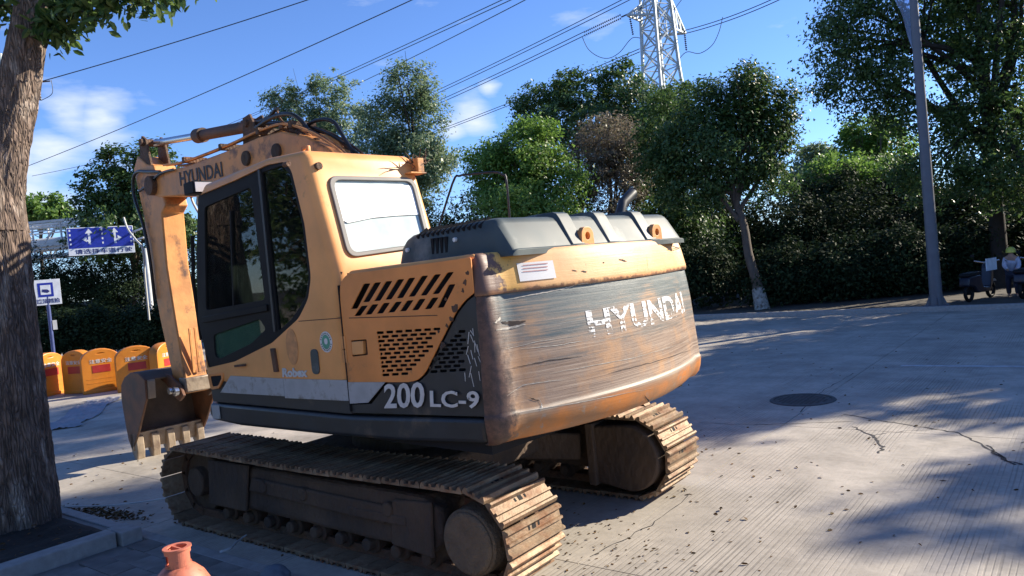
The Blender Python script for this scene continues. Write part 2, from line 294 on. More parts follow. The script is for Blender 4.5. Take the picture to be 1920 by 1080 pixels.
def vary(m_, lo, hi):
    n = m_.node_tree; b = n.nodes['Principled BSDF']; src = b.inputs['Base Color'].links[0].from_socket; oi = n.nodes.new('ShaderNodeObjectInfo'); r_ = n.nodes.new('ShaderNodeMapRange'); n.links.new(oi.outputs['Random'], r_.inputs[0]); r_.inputs[3].default_value = lo; r_.inputs[4].default_value = hi
    v = n.nodes.new('ShaderNodeVectorMath'); v.operation = 'SCALE'; n.links.new(src, v.inputs[0]); n.links.new(r_.outputs[0], v.inputs['Scale']); n.links.new(v.outputs[0], b.inputs['Base Color'])
vary(M['shoe'], .68, 1.12); vary(M['paver'], .75, 1.2)
for k_ in ('frame', 'hub', 'rust'):
    for n_ in M[k_].node_tree.nodes:
        if n_.type == 'BUMP': n_.inputs['Distance'].default_value = .03; n_.inputs['Strength'].default_value = .8
def concrete():
    m_ = bpy.data.materials.new('concrete_road'); m_.use_nodes = True; n = m_.node_tree; nd = n.nodes; lk = n.links; b = nd['Principled BSDF']
    g = nd.new('ShaderNodeNewGeometry'); P = g.outputs['Position']
    def noi(s, d=6, r=.55, st=None):
        a = nd.new('ShaderNodeTexNoise'); a.inputs['Scale'].default_value = s; a.inputs['Detail'].default_value = d; a.inputs['Roughness'].default_value = r
        if st:
            q = nd.new('ShaderNodeMapping'); q.inputs['Scale'].default_value = st; lk.new(P, q.inputs[0]); lk.new(q.outputs[0], a.inputs[0])
        else: lk.new(P, a.inputs[0])
        return a.outputs[0]
    big = noi(.55, 5); fine = noi(14, 8, .7); stain = noi(1.6, 8, .7)
    def mr(src, a, b_, c, d):
        q = nd.new('ShaderNodeMapRange'); lk.new(src, q.inputs[0]); q.inputs[1].default_value = a; q.inputs[2].default_value = b_; q.inputs[3].default_value = c; q.inputs[4].default_value = d; return q.outputs[0]
    def mul(a, b_):
        q = nd.new('ShaderNodeMath'); q.operation = 'MULTIPLY'; lk.new(a, q.inputs[0]); lk.new(b_, q.inputs[1]); return q.outputs[0]
    # tined grooves run across the road (along y); spacing 38 mm, worn off in patches
    sep = nd.new('ShaderNodeSeparateXYZ'); lk.new(P, sep.inputs[0])
    wob = noi(.9, 2, .5, (1, .25, 1))
    sx = nd.new('ShaderNodeMath'); sx.operation = 'MULTIPLY_ADD'; lk.new(wob, sx.inputs[0]); sx.inputs[1].default_value = .12; lk.new(sep.outputs[0], sx.inputs[2])
    cx = nd.new('ShaderNodeCombineXYZ'); lk.new(sx.outputs[0], cx.inputs[0])
    jn = nd.new('ShaderNodeTexNoise'); jn.noise_dimensions = '1D'; jn.inputs['Scale'].default_value = 20; jn.inputs['Detail'].default_value = 1; lk.new(sx.outputs[0], jn.inputs['W'])
    ss = nd.new('ShaderNodeMath'); ss.operation = 'MULTIPLY_ADD'; lk.new(sx.outputs[0], ss.inputs[0]); ss.inputs[1].default_value = 2*math.pi/.042; 
    jj = nd.new('ShaderNodeMath'); jj.operation = 'MULTIPLY'; lk.new(jn.outputs[0], jj.inputs[0]); jj.inputs[1].default_value = 5.0; lk.new(jj.outputs[0], ss.inputs[2])
    sn = nd.new('ShaderNodeMath'); sn.operation = 'SINE'; lk.new(ss.outputs[0], sn.inputs[0])
    groove = mr(sn.outputs[0], .45, .95, 0, 1)
    worn = mr(noi(.8, 6, .65, (1, .6, 1)), .44, .60, 0, 1)
    gv = mul(groove, worn)
    v = mul(mul(mr(big, .3, .7, .86, 1.12), mr(fine, .25, .75, .86, 1.12)), mr(stain, .3, .62, .70, 1.08))
    v = mul(v, mr(gv, 0, 1, 1, .70))
    v = mul(v, mr(noi(1.1, 5, .6, (.06, 1.6, 1)), .34, .66, .93, 1.04))
    v = mul(v, mr(noi(.35, 6, .7), .52, .70, 1, .74))
    dirt = mr(noi(42, 3, .6), .70, .76, 0, 1)
    v = mul(v, mr(dirt, 0, 1, 1, .55))
    rgb = nd.new('ShaderNodeRGB'); rgb.outputs[0].default_value = (.44, .395, .335, 1)
    sc_ = nd.new('ShaderNodeVectorMath'); sc_.operation = 'SCALE'; lk.new(rgb.outputs[0], sc_.inputs[0]); lk.new(v, sc_.inputs['Scale']); lk.new(sc_.outputs[0], b.inputs['Base Color'])
    b.inputs['Roughness'].default_value = .82; b.inputs['Specular IOR Level'].default_value = .35
    hh = nd.new('ShaderNodeMath'); hh.operation = 'MULTIPLY_ADD'; lk.new(gv, hh.inputs[0]); hh.inputs[1].default_value = -1.0
    lk.new(mr(fine, 0, 1, 0, .6), hh.inputs[2])
    bp = nd.new('ShaderNodeBump'); bp.inputs['Strength'].default_value = .5; bp.inputs['Distance'].default_value = .006; lk.new(hh.outputs[0], bp.inputs['Height']); lk.new(bp.outputs[0], b.inputs['Normal'])
    return m_
M['concrete'] = concrete()

def cw_mat():
    """painted counterweight: yellow band, grey field scraped to rust in long level scratches, orange rust at the foot"""
    m_ = bpy.data.materials.new('counterweight_paint'); m_.use_nodes = True; n = m_.node_tree; nd = n.nodes; lk = n.links; b = nd['Principled BSDF']
    t = nd.new('ShaderNodeTexCoord'); P = t.outputs['Object']; sep = nd.new('ShaderNodeSeparateXYZ'); lk.new(P, sep.inputs[0]); Z = sep.outputs[2]; Y = sep.outputs[1]
    def noi(s, d=6, r=.6, st=(1, 1, 1)):
        q = nd.new('ShaderNodeMapping'); q.inputs['Scale'].default_value = st; lk.new(P, q.inputs[0])
        a = nd.new('ShaderNodeTexNoise'); a.inputs['Scale'].default_value = s; a.inputs['Detail'].default_value = d; a.inputs['Roughness'].default_value = r; lk.new(q.outputs[0], a.inputs[0]); return a.outputs[0]
    def mr(src, a, b_, c=0, d=1):
        q = nd.new('ShaderNodeMapRange'); lk.new(src, q.inputs[0]); q.inputs[1].default_value = a; q.inputs[2].default_value = b_; q.inputs[3].default_value = c; q.inputs[4].default_value = d; return q.outputs[0]
    def op(o_, a, b_):
        q = nd.new('ShaderNodeMath'); q.operation = o_
        for i, x in enumerate((a, b_)):
            if isinstance(x, (int, float)): q.inputs[i].default_value = x
            else: lk.new(x, q.inputs[i])
        return q.outputs[0]
    def mix(f, a, b_):
        q = nd.new('ShaderNodeMix'); q.data_type = 'RGBA'; lk.new(f, q.inputs[0])
        for i, x in ((6, a), (7, b_)):
            if isinstance(x, tuple): q.inputs[i].default_value = (*x, 1)
            else: lk.new(x, q.inputs[i])
        return q.outputs[2]
    lines = noi(4.5, 9, .72, (.5, .22, 7)); lines2 = noi(9, 9, .75, (.35, .10, 9)); blot = noi(2.6, 7, .6); speck = noi(16, 7, .7)
    base = mix(mr(lines, .38, .62), (.075, .095, .10), (.155, .175, .165))
    # scraped to rust more and more towards the lower half
    zz = op('ADD', op('MULTIPLY', mr(Z, 1.25, 1.98, 1, 0), .42), op('MULTIPLY', lines, .72)); zz = op('ADD', zz, op('MULTIPLY', blot, .30))
    scr = mr(zz, .55, .73)
    brown = mix(mr(lines2, .36, .64), (.15, .092, .062), (.36, .26, .19)); brown = mix(mr(blot, .50, .66), brown, (.42, .23, .11))
    col = mix(scr, base, brown)
    # pale scratches
    col = mix(op('MULTIPLY', mr(lines2, .61, .68), .5), col, (.48, .43, .36))
    col = mix(op('MULTIPLY', mr(noi(7, 6, .7, (.6, .14, 8)), .60, .68), .75), col, (.12, .08, .06))
    # long pale scuff above the foot, rust-orange foot
    wob = noi(1.3, 3); zw = op('ADD', Z, op('MULTIPLY', op('SUBTRACT', wob, .5), .06))
    scuff = op('MULTIPLY', mr(zw, 1.235, 1.25), mr(zw, 1.285, 1.262)); 
    foot = mr(op('ADD', zw, op('MULTIPLY', op('SUBTRACT', blot, .5), .12)), 1.25, 1.19)
    orange = mix(mr(blot, .42, .58), (.56, .20, .045), (.36, .17, .07)); orange = mix(mr(speck, .58, .66), orange, (.30, .25, .2))
    col = mix(foot, col, orange); col = mix(op('MULTIPLY', scuff, mr(lines2, .38, .5)), col, (.40, .32, .24))
    # left corner: dark rust, with the corner's shading also put into the colour
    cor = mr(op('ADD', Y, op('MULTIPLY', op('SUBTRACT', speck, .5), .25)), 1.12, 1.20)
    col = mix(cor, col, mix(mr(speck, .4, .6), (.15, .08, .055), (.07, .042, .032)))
    # yellow band
    yl = mix(mr(speck, .66, .70), mix(mr(blot, .4, .6), (.82, .47, .20), (.78, .38, .16)), (.16, .09, .06))
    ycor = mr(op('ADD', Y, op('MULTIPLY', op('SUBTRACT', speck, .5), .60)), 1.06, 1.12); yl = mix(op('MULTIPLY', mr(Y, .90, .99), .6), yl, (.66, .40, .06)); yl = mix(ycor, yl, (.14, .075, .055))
    yl = mix(mr(op('ADD', Z, op('MULTIPLY', op('SUBTRACT', speck, .5), .10)), 2.045, 2.025), yl, (.22, .11, .06))
    col = mix(mr(Z, 2.014, 2.016), col, yl)
    lk.new(col, b.inputs['Base Color']); lk.new(mr(lines, .3, .7, .40, .62), b.inputs['Roughness']); b.inputs['Specular IOR Level'].default_value = .5
    bp = nd.new('ShaderNodeBump'); bp.inputs['Strength'].default_value = .25; bp.inputs['Distance'].default_value = .01
    lk.new(op('ADD', lines2, op('MULTIPLY', blot, 1.5)), bp.inputs['Height']); lk.new(bp.outputs[0], b.inputs['Normal']); return m_
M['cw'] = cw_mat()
def worn_letters():
    m_ = bpy.data.materials.new('worn_white_lettering'); m_.use_nodes = True; n = m_.node_tree; nd = n.nodes; lk = n.links; b = nd['Principled BSDF']; out = nd['Material Output']
    b.inputs['Base Color'].default_value = (.82, .81, .78, 1); b.inputs['Roughness'].default_value = .5
    t = nd.new('ShaderNodeTexCoord'); q = nd.new('ShaderNodeMapping'); q.inputs['Scale'].default_value = (.4, .5, 6); lk.new(t.outputs['Object'], q.inputs[0])
    a = nd.new('ShaderNodeTexNoise'); a.inputs['Scale'].default_value = 9; a.inputs['Detail'].default_value = 8; a.inputs['Roughness'].default_value = .75; lk.new(q.outputs[0], a.inputs[0])
    sep = nd.new('ShaderNodeSeparateXYZ'); lk.new(t.outputs['Object'], sep.inputs[0])
    ad = nd.new('ShaderNodeMapRange'); lk.new(sep.outputs[2], ad.inputs[0]); ad.inputs[1].default_value = 1.60; ad.inputs[2].default_value = 1.80; ad.inputs[3].default_value = .09; ad.inputs[4].default_value = -.06
    a2 = nd.new('ShaderNodeTexNoise'); a2.inputs['Scale'].default_value = 26; a2.inputs['Detail'].default_value = 6; lk.new(t.outputs['Object'], a2.inputs[0])
    a3 = nd.new('ShaderNodeMath'); a3.operation = 'MULTIPLY_ADD'; lk.new(a2.outputs[0], a3.inputs[0]); a3.inputs[1].default_value = .55; a3.inputs[2].default_value = -.27
    a4 = nd.new('ShaderNodeMath'); a4.operation = 'ADD'; lk.new(a3.outputs[0], a4.inputs[0]); lk.new(a.outputs[0], a4.inputs[1])
    s_ = nd.new('ShaderNodeMath'); s_.operation = 'ADD'; lk.new(a4.outputs[0], s_.inputs[0]); lk.new(ad.outputs[0], s_.inputs[1])
    r_ = nd.new('ShaderNodeMapRange'); lk.new(s_.outputs[0], r_.inputs[0]); r_.inputs[1].default_value = .50; r_.inputs[2].default_value = .54
    tr = nd.new('ShaderNodeBsdfTransparent'); mx_ = nd.new('ShaderNodeMixShader'); lk.new(r_.outputs[0], mx_.inputs[0]); lk.new(b.outputs[0], mx_.inputs[1]); lk.new(tr.outputs[0], mx_.inputs[2]); lk.new(mx_.outputs[0], out.inputs[0])
    return m_
M['wornletter'] = worn_letters()
def glass(name, tint_, dust=0.0, dustcol=(.5, .55, .53), ior=1.5):
    m_ = bpy.data.materials.new(name); m_.use_nodes = True; n = m_.node_tree; nd = n.nodes; lk = n.links; out = nd['Material Output']; nd.remove(nd['Principled BSDF'])
    tr = nd.new('ShaderNodeBsdfTransparent'); tr.inputs[0].default_value = (*tint_, 1); gl = nd.new('ShaderNodeBsdfGlossy'); gl.inputs['Roughness'].default_value = .02
    fr = nd.new('ShaderNodeFresnel'); fr.inputs[0].default_value = ior; mx_ = nd.new('ShaderNodeMixShader'); lk.new(fr.outputs[0], mx_.inputs[0]); lk.new(tr.outputs[0], mx_.inputs[1]); lk.new(gl.outputs[0], mx_.inputs[2])
    o_ = mx_.outputs[0]
    if dust:
        df = nd.new('ShaderNodeBsdfDiffuse'); df.inputs[0].default_value = (*dustcol, 1)
        nz_ = nd.new('ShaderNodeTexNoise'); nz_.inputs['Scale'].default_value = 5; nz_.inputs['Detail'].default_value = 8; t = nd.new('ShaderNodeTexCoord'); lk.new(t.outputs['Object'], nz_.inputs[0])
        r_ = nd.new('ShaderNodeMapRange'); lk.new(nz_.outputs[0], r_.inputs[0]); r_.inputs[1].default_value = .3; r_.inputs[2].default_value = .7; r_.inputs[3].default_value = dust*.8; r_.inputs[4].default_value = min(1, dust*1.2)
        m2 = nd.new('ShaderNodeMixShader'); lk.new(r_.outputs[0], m2.inputs[0]); lk.new(o_, m2.inputs[1]); lk.new(df.outputs[0], m2.inputs[2]); o_ = m2.outputs[0]
    lk.new(o_, out.inputs[0]); return m_
M['glass'] = glass('tinted_glass', (.60, .72, .64), .008, ior=1.38)
M['glass_low'] = glass('view_tint_lower_glass', (.62, .76, .66), .16, (.20, .42, .30))  # green diffuse colour painted in for the greenery seen through the pane
M['reargls'] = glass('dusty_rear_glass', (.8, .9, .86), .74, (.74, .83, .80))
M['film'] = glass('clear_film', (.55, .62, .80), .34, (.35, .42, .62), 1.7)

# ------------------------------------------------------------------ the setting
RY0, RY1 = -17.0, 1.72                    # road between the two kerbs
g = MB(); g.poly([(-400, -400, -.06), (400, -400, -.06), (400, 400, -.06), (-400, 400, -.06)]).build('ground', M['dirt'], smooth=0); tag(bpy.data.objects['ground'], kind='structure')
road = MB().box(-120, 160, RY0, RY1, -.06, -.028).build('road', M['concrete'], smooth=0); tag(road, kind='structure')
xs = [-2.1+4.3*k for k in range(-4, 12)]; ys = [RY1, .58, -3.9, -8.4, -12.8, RY0]
for i in range(len(xs)-1):
    for j in range(len(ys)-1):
        a, b_ = xs[i]+.005, xs[i+1]-.005; c, d = ys[j+1]+.005, ys[j]-.005
        MB().box(a, b_, c, d, -.05, 0).build('slab', M['concrete'], road, smooth=0)
fs = MB().box(-120, 160, -60, RY0-.2, -.055, .12).build('far_sidewalk', M['dirt'], smooth=0); tag(fs, kind='structure')
fk = MB().box(-120, 160, RY0-.2, RY0, -.055, .13).build('far_kerb', M['kerb'], smooth=0, bevel=.015); tag(fk, kind='structure')
ns = MB().box(-60, 90, RY1+.12, 4.7, -.055, .035).build('near_sidewalk', M['paver'], smooth=0); npz = MB().box(-60, 90, 4.71, 40, -.055, .035).build('near_bounce_paving', M['bounce_paving'], smooth=0); tag(npz, kind='structure'); tag(ns, kind='structure')  # far strip is unseen pale paving, added to bounce warm light onto the excavator
nk = MB().box(-60, 90, RY1, RY1+.12, -.055, .05).build('near_kerb', M['kerb'], smooth=0, bevel=.01); tag(nk, kind='structure')
# pavers of the near sidewalk
pm = MB().box(-.147, .147, -.097, .097, 0, .03).mesh('paver')
cnt = 0
for i in range(-7, 9):
    for j in range(14):
        x = i*.30+(.15 if j % 2 else 0); y = RY1+.22+j*.20
        if x < -2.2 or x > 1.60 or cnt >= 290: continue
        if y > 1.72 + .25 + (2.4 if x > -1.6 else 1.4): continue
        o = bpy.data.objects.new('paver', pm); C.objects.link(o)
        if not pm.materials: pm.materials.append(M['paver'])
        o.parent = ns; o.location = (x, y, .021+random.uniform(-.002, .003)); o.rotation_euler = (random.uniform(-.008, .008), random.uniform(-.008, .008), 0); cnt += 1
# tree pit
pit = empty('tree_pit', (3.4, 2.9, 0)); tag(pit, 'dark soil tree pit edged with kerb stones round the big trunk', 'tree pit')
def pitbox(nm, x0, x1, y0, y1, z0, z1, mt, bv=.01): return MB().box(x0-3.4, x1-3.4, y0-2.9, y1-2.9, z0, z1).build(nm, mt, pit, smooth=0, bevel=bv)
pitbox('kerb_stone', 1.78, 1.96, 2.06, 3.3, .03, .17, M['kerb']); pitbox('kerb_stone', 1.72, 2.02, 1.86, 2.04, .03, .16, M['kerb'])
bm_ = bmesh.new(); bmesh.ops.create_grid(bm_, x_segments=60, y_segments=40, size=1)
for v in bm_.verts:
    v.co = Vector((3.65+v.co.x*1.66-3.4, 3.1+v.co.y*1.22-2.9, 0)); e = min(1, (1.66-abs(v.co.x-.25))*5, (1.22-abs(v.co.y-.2))*5)
    v.co.z = .03+e*(.07+.05*noise.noise(v.co*3)+.02*noise.noise(v.co*14))
me = bpy.data.meshes.new('soil'); bm_.to_mesh(me); bm_.free(); finish('soil', me, M['soil'], pit)
# cracks, manhole, lane line
def ribbon(pts, w_, z=.0035, jit=.02, seg=8):
    P = []
    for a, b_ in zip(pts, pts[1:]):
        a = Vector(a); b_ = Vector(b_)
        for k in range(seg):
            p = a.lerp(b_, k/seg); nrm = Vector((-(b_-a).y, (b_-a).x, 0)).normalized(); P.append(p+nrm*random.uniform(-jit, jit))
    P.append(Vector(pts[-1])); mb = MB(); prevp = None
    for i in range(len(P)-1):
        d = (P[i+1]-P[i]).normalized(); nrm = Vector((-d.y, d.x, 0)); w0 = w_*random.uniform(.4, 1.3)/2; w1 = w0
        if prevp is None: prevp = (P[i]-nrm*w0, P[i]+nrm*w0)
        nx = (P[i+1]-nrm*w1, P[i+1]+nrm*w1)
        a0, a1 = prevp; mb.poly([(*a0[:2], z), (*nx[0][:2], z), (*nx[1][:2], z), (*a1[:2], z)]); prevp = nx
    return mb
for k, (pts, w_) in enumerate((([(1580, 777), (1660, 790), (1720, 800), (1800, 812), (1850, 840), (1905, 872)], .02), ([(1312, 792), (1400, 797), (1480, 795), (1600, 790)], .012),
                 ([(1600, 800), (1640, 820), (1655, 838), (1648, 850)], .03), ([(1850, 835), (1880, 862), (1915, 872)], .03), ([(1640, 815), (1700, 808), (1760, 805)], .008),
                 ([(1498, 773), (1540, 735), (1600, 700)], .012), ([(1110, 1045), (1220, 985), (1290, 930)], .008))):
    cr_ = ribbon([tuple(gr(*p)) for p in pts], w_).build('crack', M['crack'], road, smooth=0)
mh = gr(1505, 750); mho = empty('manhole_cover', (mh.x, mh.y, 0)); tag(mho, 'round dark cast iron manhole cover set in the concrete road', 'manhole cover')
MB().lathe([(0.0, .008), (.36, .008), (.36, .002), (.37, .002), (.37, .012), (.42, .012), (.43, .001)], n=48).build('cover', M['cast'], mho)
mb = MB()
for i in range(-5, 6):
    for j in range(-5, 6):
        if (i*i+j*j)*.06*.06 < .32**2: mb.box(i*.06-.018, i*.06+.018, j*.06-.018, j*.06+.018, .007, .012)
mb.build('tread', M['cast'], mho, smooth=0)['kind'] = 'stuff'
ll = MB().box(-60, -2.55, -8.42, -8.30, .001, .004).build('lane_line', mat('worn_lane_paint', (.45, .45, .46), .7, var=.3, scale=9), road, smooth=0)
wl = MB().box(-60, 100, -33.2, -33.0, 0, 2.6).build('boundary_wall', M['wall'], smooth=0); tag(wl, 'long grey wall in shade behind the roadside trees', 'wall')

# ------------------------------------------------------------------ EXCAVATOR
EX = empty('excavator'); tag(EX, 'large orange crawler excavator with dark grey scraped counterweight and HYUNDAI lettering parked on the road', 'excavator')
# --- tracks
RC, XR, ZC = .345, 1.80, .385
PATHL = 4*XR+2*math.pi*RC; NS = 48
def path(s):
    s %= PATHL
    if s < 2*XR: return Vector((XR-s, 0, ZC+RC-.02*math.sin(math.pi*s/(2*XR))**2)), 0.0
    s -= 2*XR
    if s < math.pi*RC: t = s/RC; return Vector((-XR-RC*math.sin(t), 0, ZC+RC*math.cos(t))), t
    s -= math.pi*RC
    if s < 2*XR: return Vector((-XR+s, 0, ZC-RC)), math.pi
    s -= 2*XR; t = s/RC; return Vector((XR+RC*math.sin(t), 0, ZC-RC*math.cos(t))), math.pi+t
pt = PATHL/NS; hl = pt/2-.004
prof = [(-hl, 0), (-hl, .014), (-hl*.86, .038), (-hl*.70, .038), (-hl*.55, .012), (-hl*.13, .012), (-hl*.09, .034), (hl*.09, .034), (hl*.13, .012), (hl*.55, .012), (hl*.70, .038), (hl*.86, .038), (hl, .014), (hl*1.02, 0), (hl, -.008), (-hl, -.008)]
mb = MB(); W = .30; mb.prism(prof, -W, W)
shoe_me = mb.mesh('track_shoe'); shoe_me.materials.append(M['shoe'])
mb = MB()
for s_ in (-1, 1): mb.box(s_*.012-.012+s_*.0, s_*.012+.012, s_*.055-.012, s_*.055+.012, .0122, .0145)
link_me = MB().box(-pt*.55, pt*.55, -.10, -.06, -.075, -.009).box(-pt*.55, pt*.55, .06, .10, -.075, -.009).mesh('link'); link_me.materials.append(M['rust'])
hole_me = MB().box(.018, .052, -.020, .020, .0122, .0140).box(.022, .048, .045, .062, .0122, .0140).box(.022, .048, -.062, -.045, .0122, .0140)
hole_me = hole_me.mesh('bolt_hole'); hole_me.materials.append(M['blackint'])
SG = 1.12
mud_tex = bpy.data.textures.new('mud', 'CLOUDS'); mud_tex.noise_scale = .09; mud_tex.noise_depth = 4
def muddy(o, lv, st=.035):
    ss = o.modifiers.new('sub', 'SUBSURF'); ss.subdivision_type = 'SIMPLE'; ss.levels = lv; ss.render_levels = lv
    d = o.modifiers.new('mud', 'DISPLACE'); d.texture = mud_tex; d.strength = st; d.mid_level = .5; d.texture_coords = 'OBJECT'; d.texture_coords_object = EX
for side in (1, -1):
    y = side*SG
    chain = MB()
    for k in range(NS):
        p, t = path(k*pt); R_ = Matrix.Rotation(-t, 4, 'Y'); 
        for sy in (-.08, .08):
            q = [R_ @ Vector((a, sy+b_, c)) + p + Vector((0, y, 0)) for a, b_, c in ((-pt*.5,-.02,-.08),(pt*.5,-.02,-.08),(pt*.5,.02,-.08),(-pt*.5,.02,-.08),(-pt*.5,-.02,-.009),(pt*.5,-.02,-.009),(pt*.5,.02,-.009),(-pt*.5,.02,-.009))]
            v_ = [chain.bm.verts.new(x) for x in q]
            for f in ((3,2,1,0),(4,5,6,7),(0,1,5,4),(1,2,6,5),(2,3,7,6),(3,0,4,7)): chain.bm.faces.new([v_[i] for i in f])
    tr = chain.build('track', M['rust'], EX, smooth=0); tr['kind'] = 'stuff'
    for k in range(NS):
        p, t = path((k+.3*(side < 0))*pt); o = bpy.data.objects.new('track_shoe', shoe_me); C.objects.link(o); o.parent = tr
        o.location = p+Vector((0, y+random.uniform(-.004, .004), 0)); o.rotation_euler = (0, -t+random.uniform(-.012, .012), 0)
        if abs(p.x) > 1.2 or p.z > .5:
            h_ = bpy.data.objects.new('bolt_hole', hole_me); C.objects.link(h_); h_.parent = tr; h_.location = o.location; h_.rotation_euler = o.rotation_euler
    # track frame with bulged guards
    yo = y+side*.20; yi = y-side*.20
    fr = MB().prism([(-1.35, .62), (1.30, .64), (1.42, .52), (1.42, .26), (-1.40, .22), (-1.52, .34), (-1.50, .54)], min(yo, yi), max(yo, yi)).build('track_frame', M['frame'], EX, bevel=.03)
    a_, b_ = sorted((y+side*.205, y+side*.235))
    for gp_ in ([(.75, .66), (1.40, .66), (1.45, .24), (.85, .24)], [(-1.45, .60), (-1.05, .58), (-1.0, .24), (-1.42, .20)], [(-.95, .52), (.72, .56), (.78, .44), (-.95, .38)]): MB().prism(gp_, a_, b_).build('guard', M['frame'], EX, bevel=.02)
    muddy(fr, 4)
    for x in (-1.0, .0, .55): MB().cyl((x, y+side*.2, .50), (x, y+side*.25, .50), .055, n=14).build('grease_cover', M['frame'], EX, bevel=.01)
    MB().box(-1.18, -.55, *sorted((y+side*.2, y+side*.245)), .40, .47).build('frame_cover', M['frame'], EX, bevel=.01)
    for x in (-1.30, -.98, -.66, -.34, -.02, .30, .62, .94, 1.26):
        MB().cyl((x, y-.13, .165), (x, y+.13, .165), .085, n=18).cyl((x, y-.19, .165), (x, y+.19, .165), .05, n=14).build('bottom_roller', M['frame'], EX, bevel=.01)
    for x in (-.7, .7): MB().cyl((x, y-.12, .63), (x, y+.12, .63), .07, n=16).build('carrier_roller', M['frame'], EX, bevel=.01)
    MB().cyl((XR, y-.07, ZC), (XR, y+.07, ZC), .30, n=40).cyl((XR, y-.16, ZC), (XR, y+.16, ZC), .14, n=24).build('idler', M['frame'], EX, bevel=.015)
    # sprocket with teeth
    mb = MB(); prof_ = []
    for k in range(21*2): t = math.pi*k/21; r = .31 if k % 2 else .265; prof_.append((-XR+r*math.cos(t), ZC+r*math.sin(t)))
    mb.prism(prof_, y-.03, y+.03); mb.build('sprocket', M['rust'], EX)
    if side > 0: MB().cyl((-XR, y+.03, ZC), (-XR, y+.27, ZC), .24, .225, n=48).cyl((-XR, y+.27, ZC), (-XR, y+.295, ZC), .215, .20, n=48).build('final_drive', M['hub'], EX, bevel=.012)
    else:
        D_ = [(-1.40, ZC-.24), (-1.40, ZC+.27)]+[(-XR+.02+.30*math.cos(t), ZC+.30*math.sin(t)) for t in np.linspace(rad(80), rad(280), 24)]
        MB().prism(D_, y+.05, y+.33).build('final_drive', M['frame'], EX, bevel=.02); MB().box(-1.46, -1.38, y+.05, y+.37, ZC-.27, ZC+.30).build('mounting_plate', M['frame'], EX, bevel=.01)
        MB().cyl((-XR, y-.03, ZC), (-XR, y-.27, ZC), .24, n=32).build('hub', M['hub'], EX)
MB().box(-.95, .95, -.80, .80, .42, .68).build('car_body', M['frame'], EX, bevel=.04)
for a_, b_ in ((1, 1), (-1, 1), (1, -1), (-1, -1)): MB().bar((a_*.6, b_*.6, .5), (a_*1.2, b_*.95, .45), .35, .25).build('leg_beam', M['frame'], EX, bevel=.02)
MB().cyl((0, 0, .66), (0, 0, 1.0), .62, n=48).cyl((0, 0, .80), (0, 0, .88), .68, n=48).build('slew_ring', M['frame'], EX)
# --- upper structure
HW = 1.28
MB().box(-2.14, 1.46, -HW+.03, HW-.06, .99, 1.20).build('deck', M['blackint'], EX, up=True, smooth=0)
MB().box(-2.13, .45, -HW, -.30, 1.2, 2.22).build('engine_cover', M['yellow'], EX, up=True, bevel=.05)
MB().box(.50, 1.62, -HW, -.42, 1.15, 1.80).build('tool_box', M['yellow'], EX, up=True, bevel=.04)
MB().box(-2.15, -.79, -.3, HW-.06, 1.2, 2.245).build('engine_bay', M['blackint'], EX, up=True, smooth=0)
# skirt: two long dark pressings under the cab and engine
bot = [S(393, 792), S(450, 799), S(600, 815), S(750, 828), S(911, 836)]
top_ = [S(911, 770), S(655, 779), S(520, 769), S(396, 760)]
sk = [(p[0], p[1]) for p in bot]+[(-2.15, 1.235), (-.75, 1.165), (1.42, 1.155), (1.50, 1.10)]
sk[0] = (1.47, .985); sk[-2] = (1.49, 1.15); sk[-1] = (1.53, 1.05); sk[4] = (-2.15, 1.075)
skirt = MB().prism(sk, HW-.20, HW-.005).build('side_skirt', M['grey'], EX, up=True, bevel=.03, seg=3)
MB().prism([(1.44, 1.162), (-.74, 1.175), (-.74, 1.40), (1.46, 1.40)], HW-.06, HW-.012).build('upper_skirt', M['grey'], EX, up=True, bevel=.006)
finish('safety_plate', plate_xz([[S(397, 760), S(411, 760), S(414, 785), S(400, 785)]], HW+.004, .004), M['stripe'], skirt, up=False)
# stripe: three silver strips with gaps
z1, z0 = 1.425, 1.262
for a_, b_, c_, d_ in ((1.24, .145, 1.02, .145), (.14, -.742, .14, -.742), (-.756, -.98, -.756, -1.20)):
    finish('stripe', plate_xz([[(a_, z0), (b_, z0+.02 if b_ < 0 else z0+.015), (d_, z1+.015 if d_ < 0 else z1), (c_, z1)]], HW+.006, .006), M['stripe'], EX, up=True)
# --- engine door with real slots and grille
def sl_(pts): return [S(640+x/3.725, 490+y/3.725) for x, y in pts]
topx = [(178,155),(253,147),(332,138),(415,125),(492,115),(582,100),(672,90),(762,75)]; botx = [(87,335),(170,288),(247,280),(325,270),(405,260),(487,250),(570,242),(655,232)]
lowt = [(160,310),(235,300),(315,290),(400,282),(480,272),(565,262),(655,253),(772,160)]; lowb = [(108,385),(185,375),(265,368),(345,360),(427,352),(512,345),(600,337),(690,327)]
door_out = [(-.752, 1.425), (-.755, 2.05), (-.77, 2.17), (-.86, 2.235), (-2.165, 2.262), (-2.165, 2.04), S(872, 562), S(856, 582), S(843, 606), S(796, 700), S(782, 713), S(765, 716)]
door_out = rounded(door_out, [0, 0, .05, .05, .01, .01, .03, .03, .02, .05, .05, 0], 3)
loops = [door_out]
hw = 23
for (a, b_) in list(zip(topx, botx))+list(zip(lowt, lowb)):
    q = [(a[0]-hw, a[1]), (a[0]+hw+4, a[1]-3), (b_[0]+hw+2, b_[1]-3), (b_[0]-hw, b_[1])]
    loops.append(rounded(sl_(q), .012, 2))
def gslot(cx, cy, w_):
    h_ = 11; return rounded(sl_([(cx-w_/2, cy-h_+1), (cx+w_/2, cy-h_-1), (cx+w_/2, cy+h_-1), (cx-w_/2, cy+h_+1)]), .008, 2)
grey_slots = []
def edge_x(y):   # right edge of the yellow grille field in crop units
    return 735-(y-470)*.70
